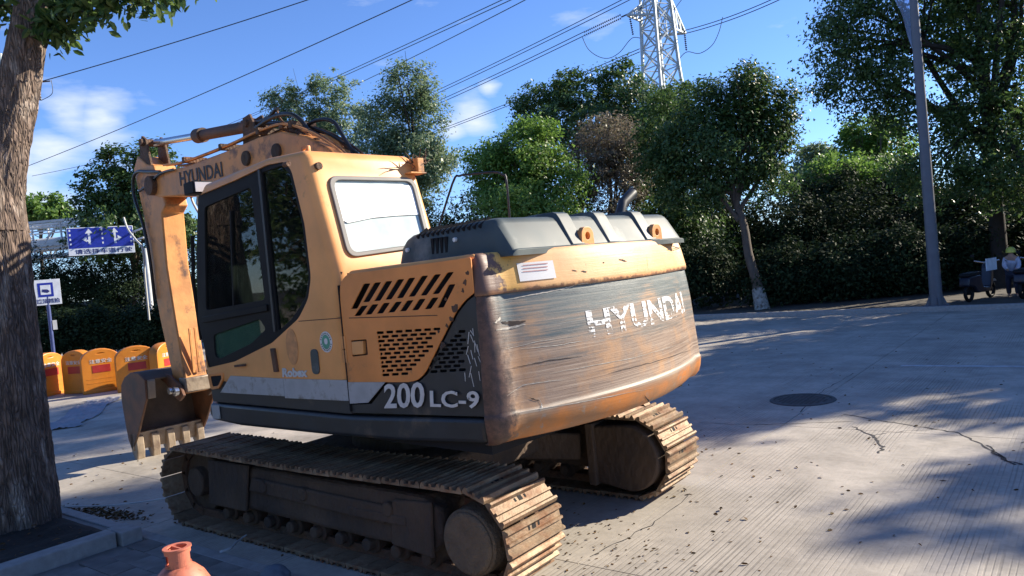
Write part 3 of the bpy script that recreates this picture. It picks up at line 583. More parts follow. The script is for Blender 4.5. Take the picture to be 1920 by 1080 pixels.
for r in range(11):
    yy = 500+r*29.5; xl = 248+r*3.9; x = xl+22+(32 if r % 2 else 0)
    if r % 2: loops.append(gslot(xl+10, yy, 20))
    k = 0
    while x < 850:
        yv = yy-(x-xl)*.045-(x-xl)*.02
        if x+26 < edge_x(yv): loops.append(gslot(x, yv, 52))
        elif x-26 > edge_x(yv)+45 and x < 850: grey_slots.append(gslot(x, yv, 50))
        x += 66
latch = [sl_([(66,552),(176,542),(186,655),(76,668)])]
loops.append(rounded(latch[0], .01, 2))
dr = finish('engine_door', plate_xz(loops, HW, .005, .002), M['orange_side'], EX, up=True, smooth=30)
MB().prism(latch[0], HW-.05, HW-.025).build('latch_pocket', M['rust'], dr)
MB().prism(sl_([(72,562),(150,556),(156,648),(80,655)]), HW-.03, HW+.004).build('latch', M['yellow'], dr, bevel=.004)
gp = [(-2.165, 1.25), (-2.165, 2.02), S(875, 565), S(859, 585), S(846, 609), S(799, 703), S(785, 716), (-1.22, 1.44), (-1.0, 1.27), (-.758, 1.25), (-.758, 1.19)]
gpl = [gp]+grey_slots
gpn = finish('grille_panel', plate_xz(gpl, HW-.010, .005, .001), M['grey'], EX, up=True, smooth=30)
# roll the top of the engine side over to the hood
mb = MB(); mb.prism([(-.78, 2.20), (-.86, 2.262), (-2.165, 2.285), (-2.165, 2.24)], HW-.40, HW-.03).build('engine_top', M['yellow'], EX, up=True, bevel=.02)
# chips where the door edge rubbed, scratches on the grey panel
random.seed(5)
for cx, cy, r_ in ((853, 577, 9), (846, 598, 7), (838, 610, 5), (830, 648, 8), (836, 560, 4), (872, 530, 7), (868, 545, 5), (822, 622, 4), (876, 512, 5), (640, 512, 3), (806, 690, 3)):
    pts = []
    for k in range(9): t = 2*math.pi*k/9; rr_ = r_*random.uniform(.45, 1.15); pts.append(S(cx+rr_*math.cos(t)*.7, cy+rr_*math.sin(t)))
    MB().prism(pts, HW-.001, HW+.0015).build('paint_chip', M['rust'], dr, smooth=0)
for k in range(16):
    x0 = random.uniform(868, 896); y0 = random.uniform(615, 700); x1 = x0+random.uniform(-6, 8); y1 = y0+random.uniform(10, 26); MB().prism([S(x0, y0), S(x0+1, y0), S(x1+.8, y1), S(x1, y1)], HW-.009, HW-.006).build('scratch', M['decal'], gpn, smooth=0)
# lettering on the side
def side_text(s, pbl, pbr, ptl, m_, name='lettering', y=HW+.004, bold=.0, par=None, depth=.003):
    a = S(*pbl); b_ = S(*pbr); c = S(*ptl)
    me = text_fit(s, (a[0], y, a[1]), (b_[0], y, b_[1]), (c[0], y, c[1]), depth, bold); return finish(name, me, m_, par or EX, up=par is None, smooth=0)
side_text('200', (722, 766), (797, 764), (721, 720), M['decal'], bold=.02); side_text('LC-9', (808, 763), (900, 766), (807, 732), M['decal'], bold=.02)
side_text('Robex', (531, 707), (578, 707), (530, 690), M['decal'], bold=.045)
mb = MB(); c_ = S(612, 641)
def disc_xz(cx, cz, rx, rz, y, n=28): return MB().prism([(cx+rx*math.cos(2*math.pi*k/n), cz+rz*math.sin(2*math.pi*k/n)) for k in range(n)], y, y+.002)
stk = disc_xz(c_[0], c_[1], .082, .082, HW+.002).build('round_sticker', M['label'], EX, up=True, smooth=0)
disc_xz(c_[0], c_[1], .052, .056, HW+.0045).build('sticker_centre', M['sticker'], stk, smooth=0)
disc_xz(c_[0]-.005, c_[1]+.005, .022, .024, HW+.007).build('sticker_mark', M['label'], stk, smooth=0)
me = []
for k in range(22):
    t = 2*math.pi*k/22
    if k in (0, 11): continue
    mb.box(-.004, .004, 0, .001, -.006, .006); bmesh.ops.transform(mb.bm, matrix=Matrix.Translation((c_[0]+.067*math.cos(t), HW+.0042, c_[1]+.067*math.sin(t))) @ Matrix.Rotation(-t+math.pi/2, 4, 'Y'), verts=mb.bm.verts[-8:] if False else list(mb.bm.verts)[-8:])
mb.build('sticker_print', M['grey'], stk, smooth=0)['kind'] = 'stuff'
c_ = S(592, 678); cap = disc_xz(c_[0], c_[1], .055, .105, HW-.004).build('inspection_cap', M['grey'], EX, up=True, smooth=0); 
MB().prism(rounded([(c_[0]-.05, c_[1]-.1), (c_[0]+.05, c_[1]-.1), (c_[0]+.05, c_[1]+.1), (c_[0]-.05, c_[1]+.1)], .045, 4), HW, HW+.012).build('cap_cover', M['hood'], cap, bevel=.004)
c_ = S(548, 650); disc_xz(c_[0], c_[1], .085, .15, HW+.0015).build('faded_patch', M['ghost'], EX, up=True, smooth=0)
a = S(645, 655)
for dz in (.052, -.052): MB().box(a[0]-.032, a[0]+.028, HW+.001, HW+.004, a[1]+dz-.048, a[1]+dz+.048).build('warning_label', M['yellow_worn'], EX, up=True, smooth=0)
# --- counterweight
def outline(inset, n=10):
    """plan of the back from the left seam round to the right seam"""
    hy = 1.315-inset*.55; pts = []
    xb = -2.50+inset; R_ = .19
    pts += [(-2.172, hy-.02)]
    for k in range(n+1):
        t = math.pi/2*k/n; pts.append((-2.19-R_*.72*math.sin(t)**1.0+0, hy-R_*(1-math.cos(t))))
    y_end = pts[-1][1]; x_end = pts[-1][0]
    for k in range(1, 40):
        y = y_end-(2*y_end)*k/40; u = y/y_end; pts.append((x_end-(.225)*(1-abs(u)**2.0)+inset*.0, y))
    left = pts[:n+2]; pts += [(x, -y) for x, y in reversed(left)]
    return [(x+inset*min(1, max(.15, (1.32-abs(y))/.17)), y if y > 0 else y*(1+.075*min(1, -y))) for x, y in pts]
levels = [(1.045, .20), (1.055, .13), (1.08, .07), (1.12, .035), (1.17, .012), (1.23, .0), (1.255, .002), (1.262, .010), (1.275, .014), (1.40, .022), (1.6, .040), (1.8, .062), (1.96, .085), (2.005, .092), (2.012, .094), (2.016, .082), (2.03, .076), (2.06, .078), (2.20, .108), (2.245, .122), (2.27, .130), (2.285, .145), (2.288, .20)]
bm_ = bmesh.new(); rings = []
for z, ins in levels:
    zt = z
    rings.append([bm_.verts.new((x, y, zt)) for x, y in outline(ins)])
for A, B in zip(rings, rings[1:]):
    for k in range(len(A)-1): bm_.faces.new((A[k], B[k], B[k+1], A[k+1]))
for ring, up_ in ((rings[0], 0), (rings[-1], 1)): bm_.faces.new(ring if up_ else list(reversed(ring)))
bk = [r[0] for r in rings]; bk2 = [r[-1] for r in rings]
bm_.faces.new(bk+list(reversed(bk2)))
for v in bm_.verts:
    if 1.1 < v.co.z < 2.2: v.co.x += .005*noise.noise(v.co*2.2)
bmesh.ops.recalc_face_normals(bm_, faces=bm_.faces); me = bpy.data.meshes.new('counterweight'); bm_.to_mesh(me); bm_.free()
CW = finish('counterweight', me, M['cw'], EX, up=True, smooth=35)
from mathutils.bvhtree import BVHTree
_bm = bmesh.new(); _bm.from_mesh(me); bvh = BVHTree.FromBMesh(_bm)
def wrap(me_, off=.004):
    for v in me_.vertices:
        h = bvh.ray_cast(Vector((-4, v.co.y, v.co.z)), Vector((1, 0, 0)))
        if h[0] is not None: v.co.x = h[0].x-off-(.0 if v.co.x > 0 else 0)
    me_.update()
CAMU = Vector((float(CAM[0]*_cu-CAM[1]*_su), float(CAM[0]*_su+CAM[1]*_cu), float(CAM[2])))
def cwp(px, py, x=-2.44):
    d = _ray(px, py); h = bvh.ray_cast(CAMU, Vector((d[0]*_cu-d[1]*_su, d[0]*_su+d[1]*_cu, d[2])).normalized())
    if h[0] is not None: return tuple(h[0])
    p = plane(px, py, 0, x); return (x, float(p[1]), float(p[2]))
def cw_text(s, p0, p1, p2, m_, bold, name, par):
    cu = text_mesh(s, bold, 0); b2 = bmesh.new(); b2.from_mesh(cu)
    co_ = np.array([v.co[:] for v in b2.verts]); mn = co_.min(0); mx_ = co_.max(0)
    bmesh.ops.triangulate(b2, faces=b2.faces)
    for _ in range(2): bmesh.ops.subdivide_edges(b2, edges=[e for e in b2.edges if e.calc_length() > .12], cuts=1)
    p0, p1, p2 = map(np.array, (p0, p1, p2))
    for v in b2.verts:
        u = (v.co.x-mn[0])/(mx_[0]-mn[0]); w_ = (v.co.y-mn[1])/(mx_[1]-mn[1]); v.co = Vector(p0+(p1-p0)*u+(p2-p0)*w_)
    me_ = bpy.data.meshes.new(name); b2.to_mesh(me_); b2.free(); wrap(me_, .003); return finish(name, me_, m_, par, smooth=0)
l0, l1, l2 = cwp(1106, 634), cwp(1312, 607), cwp(1102, 582)
cw_text('HYUNDAI', l0, (l1[0], l1[1], l0[2]+.0), (l0[0], l0[1], l2[2]), M['wornletter'], .028, 'lettering', CW)
def cw_patch(pts, m_, name, off, par):
    b2 = bmesh.new(); n = 14; P = [np.array(cwp(*p)) for p in pts]; g_ = [[b2.verts.new(Vector((P[0]*(1-u)+P[1]*u)*(1-v)+(P[3]*(1-u)+P[2]*u)*v)) for u in (i/n for i in range(n+1))] for v in (j/3 for j in range(4))]
    for j in range(3):
        for i in range(n): b2.faces.new((g_[j][i], g_[j][i+1], g_[j+1][i+1], g_[j+1][i]))
    me_ = bpy.data.meshes.new(name); b2.to_mesh(me_); b2.free(); wrap(me_, off); return finish(name, me_, m_, par, smooth=60)
lb = cw_patch([(967, 494), (1035, 488), (1042, 521), (974, 528)], M['label'], 'paper_label', .006, CW)
for (a_, b_) in ((497, 1), (503, 1), (509, 1)): 
    o_ = cw_patch([(978, a_), (1025, a_-4), (1025.4, a_-2.6), (978.4, a_+1.4)], M['labelred'], 'printed_line', .009, CW)
def cw_scratch(pts, w_, m_, off=.0025):
    P = []
    for a_, b_ in zip(pts, pts[1:]):
        for k in range(8): t = k/8; P.append((a_[0]+(b_[0]-a_[0])*t, a_[1]+(b_[1]-a_[1])*t+random.uniform(-.6, .6)))
    P.append(pts[-1]); b2 = bmesh.new(); prev_ = None
    for i, p in enumerate(P):
        c = cwp(*p); h_ = w_*(.25+.75*math.sin(math.pi*min(1, max(0, i/(len(P)-1)))))*random.uniform(.5, 1.2); q = (b2.verts.new((c[0], c[1], c[2]-h_/2)), b2.verts.new((c[0], c[1], c[2]+h_/2)))
        if prev_: b2.faces.new((prev_[0], q[0], q[1], prev_[1]))
        prev_ = q
    me_ = bpy.data.meshes.new('scratch'); b2.to_mesh(me_); b2.free(); wrap(me_, off); return finish('scratch', me_, m_, CW, smooth=0)
SCR = mat('scratched_bare', (.42, .38, .32), .6, var=.3, scale=40); DRK = mat('dark_gouge', (.035, .022, .018), .8, var=.4, scale=30)
random.seed(21)
for pts, w_, m_ in (([(928, 566), (980, 556), (1040, 545), (1090, 532), (1150, 528)], .008, SCR), ([(930, 619), (960, 614), (985, 608)], .014, SCR), ([(940, 604), (960, 607), (985, 602)], .030, DRK), ([(927, 606), (938, 596), (941, 610)], .022, SCR),
        ([(950, 742), (980, 722), (1010, 717), (1060, 711)], .006, SCR), ([(975, 654), (1040, 648), (1110, 636)], .005, SCR), ([(1010, 748), (1016, 760), (1012, 772)], .02, SCR), ([(992, 746), (1012, 752)], .012, DRK),
        ([(1030, 700), (1120, 684), (1200, 668), (1290, 640)], .005, SCR), ([(960, 690), (1030, 676), (1090, 668)], .006, DRK), ([(1140, 700), (1220, 680), (1300, 655)], .006, DRK), ([(1208, 742), (1216, 752), (1206, 772)], .014, DRK), ([(1160, 486), (1175, 490)], .014, DRK), ([(1212, 478), (1214, 498), (1216, 508)], .010, DRK),
        ([(1090, 508), (1100, 510)], .014, DRK), ([(1072, 506), (1082, 509)], .010, DRK), ([(1130, 492), (1133, 493)], .012, DRK), ([(1260, 462), (1280, 466)], .008, DRK), ([(960, 775), (1100, 752), (1220, 728)], .006, SCR), ([(945, 655), (1010, 640), (1090, 628)], .004, SCR)):
    cw_scratch(pts, w_, m_)
for ey, zz_ in ((float(plane(1091, 440, 0, -2.25)[1]), 2.29), (float(plane(1222, 438, 0, -2.25)[1]), 2.29)):
    mb = MB(); lp = rounded([(-.075, -.03), (.075, -.03), (.068, .09), (.035, .125), (-.035, .125), (-.068, .09)], .03, 3); hole = [(.032*math.cos(t), .062+.032*math.sin(t)) for t in np.linspace(0, 2*math.pi, 17)[:-1]]
    me_ = curve_mesh([lp, hole], .035, .004); me_.transform(Matrix(((0, 0, 1, -2.28), (1, 0, 0, ey), (0, 1, 0, 2.29), (0, 0, 0, 1)))); finish('lifting_eye', me_, M['yellow_worn'], CW)
# --- hood
hp = [(-1.195, 2.25), (-1.2, 2.32), (-1.222, 2.41), (-1.262, 2.455), (-1.33, 2.482), (-1.45, 2.493), (-1.70, 2.50), (-2.0, 2.512), (-2.13, 2.512), (-2.165, 2.50), (-2.19, 2.47), (-2.285, 2.31), (-2.295, 2.294), (-2.325, 2.290), (-2.325, 2.25)]
def hoodring(mb, y, dz=0, sc_=1.0):
    return [mb.bm.verts.new((-1.75+(x+1.75)*sc_, y, 2.25+(z-2.25)*(1+dz))) for x, z in hp]
mb = MB(); st = [(1.02, 0, 1.0, 0), ]
ysec = [(1.045, -.75, .985), (1.035, -.45, .99), (1.015, -.13, 1.0), (.995, -.04, 1.0), (.955, 0, 1.0)]
ribs = (.31, -.15, -.68)
for ry in ribs: ysec += [(ry+.085, 0, 1.0), (ry+.068, .12, 1.02), (ry-.068, .12, 1.02), (ry-.085, 0, 1.0)]
ysec += [(-1.10, 0, 1.0), (-1.15, -.06, .995), (-1.185, -.25, .98), (-1.20, -.6, .96)]
R0 = [hoodring(mb, *s_) for s_ in ysec]
for A, B in zip(R0, R0[1:]):
    for k in range(len(A)-1): mb.bm.faces.new((A[k], A[k+1], B[k+1], B[k]))
mb.bm.faces.new(R0[0]); mb.bm.faces.new(list(reversed(R0[-1])))
hood = mb.build('hood', M['hood'], EX, up=True, smooth=32, bevel=.006)
for k in range(13):   # louvres along the top edge of the hood's end
    x = -1.40-k*.052; MB().bar((x, 1.026, 2.452+.001*k), (x-.03, .945, 2.506+.001*k), .022, .026).build('louvre', M['blackint'], hood)
for k in range(4):
    x = -1.57-k*.046; MB().box(x-.012, x+.012, 1.02, 1.044, 2.315, 2.43).build('louvre', M['blackint'], hood)
for x, z in ((-1.30, 2.37), (-1.80, 2.40)): MB().cyl((x, 1.02, z), (x, 1.052, z), .016, n=6).build('bolt', M['white'], hood)
e0 = plane(1162, 402, 0, -1.72); e1 = plane(1168, 380, 0, -1.72); e2 = plane(1186, 362, 0, -1.72)
MB().tube([(e0[0], e0[1], 2.3), tuple(e0), tuple(e1), tuple(e2)], [.045, .045, .045, .05], n=18).build('exhaust_pipe', M['grey'], EX, up=True)
hr = []
for px, py in ((822, 430), (848, 345), (862, 330), (880, 327), (925, 323), (942, 328), (950, 342), (955, 405)):
    p = plane(px, py, 1, -1.15); hr.append(Vector(p))
def smooth_path(pts, n=6):
    pts = [Vector(p) for p in pts]; out = []
    for i in range(len(pts)-1):
        p0 = pts[max(i-1, 0)]; p1 = pts[i]; p2 = pts[i+1]; p3 = pts[min(i+2, len(pts)-1)]
        for k in range(n):
            t = k/n; out.append(.5*((2*p1)+(-p0+p2)*t+(2*p0-5*p1+4*p2-p3)*t*t+(-p0+3*p1-3*p2+p3)*t**3))
    out.append(pts[-1]); return out
hr[0] = hr[0]+(hr[0]-hr[1])*.6; hr[-1] = hr[-1]+(hr[-1]-hr[-2])*.8
MB().tube(smooth_path(hr, 4), .012, n=10).build('handrail', M['grey'], EX, up=True)
# --- cab: solid shell hollowed and cut by its windows
cprof = [(-.742, 1.33), (-.742, 2.24), (-.46, 3.235), (.1, 3.262), (1.18, 3.20), (1.35, 3.08), (1.555, 2.2), (1.52, 1.33)]
CY0 = .15
tmp = MB().prism(cprof, CY0, HW).build('tmp', None, smooth=0, bevel=.075, seg=5); shell = baked(tmp); bpy.data.objects.remove(tmp)
def shrink(p, k=.05): return p
inner = MB().prism([(-.69, 1.5), (-.69, 2.24), (-.41, 3.17), (.1, 3.2), (1.15, 3.14), (1.29, 3.04), (1.50, 2.2), (1.47, 1.5)], CY0+.05, HW-.05).build('cut', None, smooth=0)
glass_out = rounded([S(368, 368), S(440, 338), S(500, 309), S(532, 303), S(546, 318), S(571, 420), S(583, 520), S(578, 560), S(560, 597), S(510, 643), S(440, 678), S(388, 690), S(368, 600), S(365, 480)], [.03, .05, .02, .04, .05, .03, .05, .05, .05, .03, .03, .03, .03, .03], 4)
cutL = MB().prism(glass_out, HW-.2, HW+.2).build('cut', None, smooth=0)
cutR = MB().prism([(-.3, 2.3), (-.2, 3.05), (1.1, 3.05), (1.3, 2.9), (1.42, 2.0), (0, 1.9)], CY0-.1, CY0+.1).build('cut', None, smooth=0)
def rearp(px, py, off=0):
    d = _ray(px, py); d = np.array([d[0]*_cu-d[1]*_su, d[0]*_su+d[1]*_cu, d[2]]); c = np.array([CAM[0]*_cu-CAM[1]*_su, CAM[0]*_su+CAM[1]*_cu, CAM[2]])
    k = .283; x0 = -.742; z0 = 2.24; s_ = (x0+k*(c[2]-z0)-c[0])/(d[0]-k*d[2]); p = c+d*s_; return p
def rear_quad(pts, r): # in-plane coords (y, z)
    return rounded([tuple(rearp(*p)[1:]) for p in pts], r, 5)
def rear_prism(loop, x0, x1):
    b2 = MB(); A = [b2.bm.verts.new((-.742+.283*(z-2.24)+x0, y, z)) for y, z in loop]; B = [b2.bm.verts.new((-.742+.283*(z-2.24)+x1, y, z)) for y, z in loop]
    b2.bm.faces.new(A); b2.bm.faces.new(list(reversed(B))); n = len(A)
    for i in range(n): b2.bm.faces.new((A[(i+1)%n], A[i], B[i], B[(i+1)%n]))
    return b2
rw = [(613, 331), (774, 335), (806, 460), (652, 482)]
rloop = rear_quad(rw, .09)
cutB = rear_prism(rloop, -.15, .15).build('cut', None, smooth=0)
cutF = MB().box(1.25, 1.8, CY0+.08, HW-.07, 1.56, 3.0).build('cut', None, smooth=0)
tmp = bpy.data.objects.new('tmp', shell); C.objects.link(tmp)
for c_ in (inner, cutL, cutR, cutB, cutF):
    bo = tmp.modifiers.new('b', 'BOOLEAN'); bo.operation = 'DIFFERENCE'; bo.object = c_; bo.solver = 'EXACT'
me = baked(tmp); bpy.data.objects.remove(tmp)
for c_ in (inner, cutL, cutR, cutB, cutF): bpy.data.objects.remove(c_)
me.materials.clear()
CAB = finish('cab', me, M['yellow'], EX, up=True, smooth=35)
# door frame (black) with its two panes and the quarter pane
def off(loop, k):  # shrink towards its centre
    cx = sum(p[0] for p in loop)/len(loop); cz = sum(p[1] for p in loop)/len(loop); return [(cx+(x-cx)*k, cz+(z-cz)*k) for x, z in loop]
w_up = rounded([S(380, 388), S(467, 350), S(494, 563), S(383, 583)], .05, 4)
w_lo = rounded([S(397, 628), S(484, 598), S(496, 618), S(468, 645), S(408, 674), S(400, 668)], .04, 3)
w_q = rounded([S(487, 323), S(525, 310), S(540, 325), S(564, 420), S(576, 520), S(570, 560), S(545, 598), S(519, 622), S(506, 500)], .03, 3)
dfm = finish('door_frame', plate_xz([off(glass_out, .995), w_up, w_lo, w_q], HW-.015, .03, .003), M['black'], EX, up=True, smooth=30)
for lp in (w_up, w_lo, w_q): MB().prism(off(lp, 1.03), HW-.036, HW-.030).build('pane', M['glass_low' if lp is w_lo else 'glass'], dfm, smooth=0)
a = S(429, 395); b_ = S(435, 575); MB().bar((a[0], HW-.028, a[1]), (b_[0], HW-.028, b_[1]), .035, .02).build('pane_divider', M['black'], dfm)
for lp in (S(372, 600), ): pass
p1, p2 = S(379, 600), S(500, 577); MB().bar((p1[0], HW-.008, p1[1]), (p2[0], HW-.008, p2[1]), .02, .055).build('door_rail', M['black'], dfm, bevel=.004)
p1, p2 = S(484, 318), S(514, 622); MB().bar((p1[0], HW-.008, p1[1]), (p2[0], HW-.008, p2[1]), .014, .03).build('door_seal', M['grey'], dfm)
# rear window
MBq = rear_prism(rloop, -.012, .02); 
rs = curve_mesh([rloop, off(rloop, .93)], .02, .006)
rs.transform(Matrix(((0, .283, 1, -.742-.283*2.24-.004), (1, 0, 0, 0), (0, 1, 0, 0), (0, 0, 0, 1)))); RS = finish('rear_window_seal', rs, mat('grey_seal', (.16, .15, .14), .6), EX, up=True)
rear_prism(off(rloop, .96), .008, .013).build('rear_pane', M['reargls'], RS, smooth=0)
shade = rear_quad([(622, 350), (700, 346), (774, 348), (788, 402), (745, 404), (700, 408), (652, 418), (641, 412)], .012); rear_prism(shade, -.004, .004).build('sun_shade', M['white'], RS, smooth=0)
MB().prism([(1.485, 1.56), (1.515, 2.2), (1.345, 2.98), (1.335, 2.98), (1.505, 2.2), (1.475, 1.56)], CY0+.08, HW-.07).build('windscreen', M['glass'], EX, up=True, smooth=0)
# cab inside
MB().box(-.66, 1.4, CY0+.06, HW-.08, 1.5, 1.56).build('cab_floor', M['blackint'], EX, up=True, smooth=0)
MB().box(-.25, .35, .45, .98, 1.56, 1.98).box(-.32, -.15, .47, .96, 1.98, 2.75).box(.2, .7, 1.0, 1.12, 1.56, 2.15).build('seat', mat('seat_cloth', (.05, .05, .055), .8, var=.3, scale=20), EX, up=True, bevel=.05)
for lx_, ly_ in ((.75, 1.06), (.75, .38)): MB().tube([(lx_, ly_, 1.9), (lx_+.02, ly_, 2.2), (lx_+.05, ly_, 2.28)], [.012, .012, .03], n=8).build('lever', M['black'], EX, up=True)
# bits on the cab
p = rearp(604, 298); 
for px, py, r in ((595, 312, .03), (537, 308, .02)):
    p = rearp(px, py); MB().cyl((p[0]-.03, p[1], p[2]), (p[0]+.03, p[1], p[2]), r, n=10).build('lug', M['rust'], EX, up=True)
p = rearp(770, 312); mb = MB().box(p[0]-.10, p[0]+.02, p[1]-.09, p[1]+.09, p[2]-.075, p[2]-.062).box(p[0]-.10, p[0]+.02, p[1]-.01, p[1]+.003, p[2]-.062, p[2]+.06).box(p[0]-.10, p[0]-.088, p[1]-.065, p[1]+.0, p[2]-.062, p[2]+.06)
mb.build('lamp_bracket', M['yellow_worn'], EX, up=True, bevel=.003)
mb = MB(); random.seed(3)
for k in range(16):   # dry plant remains caught in the bracket
    q = Vector((p[0]-.06, p[1]-.03+random.uniform(-.1, .13), p[2]+.02)); d = Vector((random.uniform(-.5, .1), random.uniform(-1, .9), random.uniform(-.3, 1))).normalized()*random.uniform(.06, .17); mb.tube([q, q+d*.6, q+d+Vector((0, 0, -.02))], [.006, .004, .002], n=4)
mb.build('plant_scraps', M['rust'], EX, up=True)
p1 = S(520, 278, 1.05); 
me_ = curve_mesh([rounded([(-.05, 0), (.05, 0), (.05, .085), (-.05, .085)], .015, 2), rounded([(-.03, .015), (.03, .015), (.03, .065), (-.03, .065)], .01, 2)], .02, .003)
me_.transform(Matrix(((1, 0, 0, -.12), (0, 0, 1, 1.02), (0, 1, 0, 3.245), (0, 0, 0, 1)))); finish('roof_loop', me_, M['yellow_worn'], EX, up=True)
lt = [plane(349, 357, 0, 1.50), plane(377, 355, 0, 1.50)]; c_ = (lt[0]+lt[1])/2
wlp = MB().box(1.30, 1.50, c_[1]-.10, c_[1]+.10, c_[2]-.06, c_[2]+.06).build('work_light', M['black'], EX, up=True, bevel=.012)
MB().box(1.288, 1.2985, c_[1]-.085, c_[1]+.085, c_[2]-.045, c_[2]+.045).build('lens', M['sky_lens'], wlp)
MB().tube([(1.42, c_[1], c_[2]-.04), (1.5, c_[1]-.02, c_[2]-.13), (1.52, c_[1]-.08, c_[2]-.22)], .012).build('light_bracket', M['palegrey'], EX, up=True)
# step hole, hinges, handle on the lower door
lp = rounded([S(390, 702), S(419, 699), S(420, 708), S(411, 728), S(396, 730)], .03, 3); hl_ = off(lp, .72)
stp = finish('step_pocket', plate_xz([lp, hl_], HW+.006, .012, .003), M['orange_side'], EX, up=True); MB().prism(hl_, HW-.003, HW+.001).build('pocket_void', M['blackint'], stp, smooth=0)
MB().prism([S(510, 653), S(517, 653), S(524, 697), S(517, 697)], HW+.0, HW+.022).build('hinge', M['rust'], EX, up=True, bevel=.004)
p1, p2 = S(443, 686), S(463, 684); MB().bar((p1[0], HW+.015, p1[1]), (p2[0], HW+.015, p2[1]), .012, .02).build('door_handle', M['rust'], EX, up=True)
p1, p2 = S(352, 600), S(358, 480); MB().tube([(1.62, HW-.05, 1.75), (1.60, HW-.02, 2.3), (1.52, HW-.02, 2.75)], .018).build('grab_rail', M['black'], EX, up=True)
MB().box(-.753, -.743, HW-.02, HW+.0045, 1.20, 2.16).build('panel_seam', M['blackint'], EX, up=True, smooth=0)
MB().prism([S(640, 597), S(560, 603), S(560, 601.6), S(640, 595.6)], HW-.01, HW+.0015).build('crease', M['rust'], EX, up=True, smooth=0)
MB().prism([S(655, 597), S(820, 592), S(820, 590.6), S(655, 595.6)], HW-.001, HW+.0035).build('crease', M['rust'], EX, up=True, smooth=0)
# --- boom
def X(*pts, y=.13): return [S(px, py, y) for px, py in pts]
by0, by1 = -.24, .13
bt = [(4.86, 3.86), (4.66, 3.86), (3.83, 3.81), (2.81, 3.83), (2.08, 3.86), (1.62, 3.84), (1.17, 3.71), (.82, 3.52), (.45, 3.22), (.0, 2.5), (-.1, 1.7)]
bb = [(.35, 1.7), (.55, 2.3), (1.0, 2.85), (1.6, 3.18), (2.4, 3.33), (3.3, 3.43), (3.91, 3.45), (4.70, 3.53), (4.95, 3.62), (4.98, 3.76)]
bmz = MB().prism(bt+bb, by0, by1); BOOM = bmz.build('boom', M['yellow_worn'], EX, up=True, bevel=.02)
t0, t1, t2 = S(339, 349, by1), S(419, 331, by1), S(336, 323, by1)
me_ = text_fit('HYUNDAI', (t0[0], by1+.003, t0[1]), (t1[0], by1+.003, t1[1]), (t2[0], by1+.003, t2[1]), .003, .02); finish('lettering', me_, M['letter_black'], BOOM, smooth=0)
for px, py in ((463, 297), (520, 284)):
    q = S(px, py, by1); MB().cyl((q[0], by1-.02, q[1]), (q[0], by1+.03, q[1]), .085, n=20).build('cylinder_pin', M['frame'], BOOM, bevel=.01)
MB().cyl((4.80, -.30, 3.70), (4.80, .20, 3.70), .13, n=28).build('boom_tip_pin', M['rust'], BOOM, bevel=.01)
# boom lift cylinders, right and left of the boom foot
for y in (.26-.6, ): MB().cyl((1.4, y, 1.35), (2.3, y, 2.9), .085, n=20).cyl((2.3, y, 2.9), (2.62, y, 3.42), .05, n=16).build('boom_cylinder', M['yellow_worn'], EX, up=True)
# --- arm (stick): hangs almost straight down
ay0, ay1 = -.19, .12
ap = [S(257, 292, ay1), S(250, 318, ay1), S(257, 350, ay1), S(268, 400, ay1), S(282, 500, ay1), S(300, 600, ay1), S(322, 700, ay1), S(332, 738, ay1),
      S(352, 738, ay1), S(345, 700, ay1), S(328, 600, ay1), S(312, 500, ay1), S(303, 400, ay1), (4.52, 3.40), (4.58, 3.55), (4.78, 3.98), (4.98, 4.02)]
ARM = MB().prism(ap, ay0, ay1).build('arm', M['yellow_worn'], EX, up=True, bevel=.02)
e1, e2 = S(268, 268, ay1), S(300, 300, ay1)
for y in (ay1-.05, ay0+.01): MB().prism([(5.20, 3.95), (5.16, 4.30), (5.06, 4.42), (4.96, 4.36), (4.90, 4.1), (4.86, 3.95)], y, y+.035).build('cylinder_ear', M['rust'], ARM, bevel=.006)
MB().cyl((5.02, ay0-.03, 4.32), (5.02, ay1+.03, 4.32), .05, n=16).build('ear_pin', M['rust'], ARM)
for dy in (-.075, .0): MB().box(4.455, 4.475, dy-.018, dy+.018, 1.15, 1.75).build('rib', M['yellow_worn'], ARM, bevel=.006)
MB().box(4.44, 4.64, -.21, .14, .90, 1.10).build('end_boss', M['bucket_in'], ARM, bevel=.02)
# arm cylinder on top of the boom
MB().cyl((5.02, -.04, 4.32), (3.72, -.04, 4.19), .045, n=20).build('cylinder_rod', M['steel'], EX, up=True)
ACY = MB().cyl((3.75, -.04, 4.19), (2.45, -.04, 4.07), .068, n=24).cyl((3.78, -.04, 4.193), (3.62, -.04, 4.179), .092, n=24).cyl((2.60, -.04, 4.085), (2.42, -.04, 4.067), .085, n=24).build('arm_cylinder', M['bucket_out'], EX, up=True)
MB().prism([(2.55, 3.85), (2.50, 4.16), (2.35, 4.18), (2.18, 3.88)], -.13, -.10).prism([(2.55, 3.85), (2.50, 4.16), (2.35, 4.18), (2.18, 3.88)], .02, .05).cyl((2.42, -.16, 4.08), (2.42, .08, 4.08), .04, n=14).build('cylinder_mount', M['rust'], EX, up=True, bevel=.005)
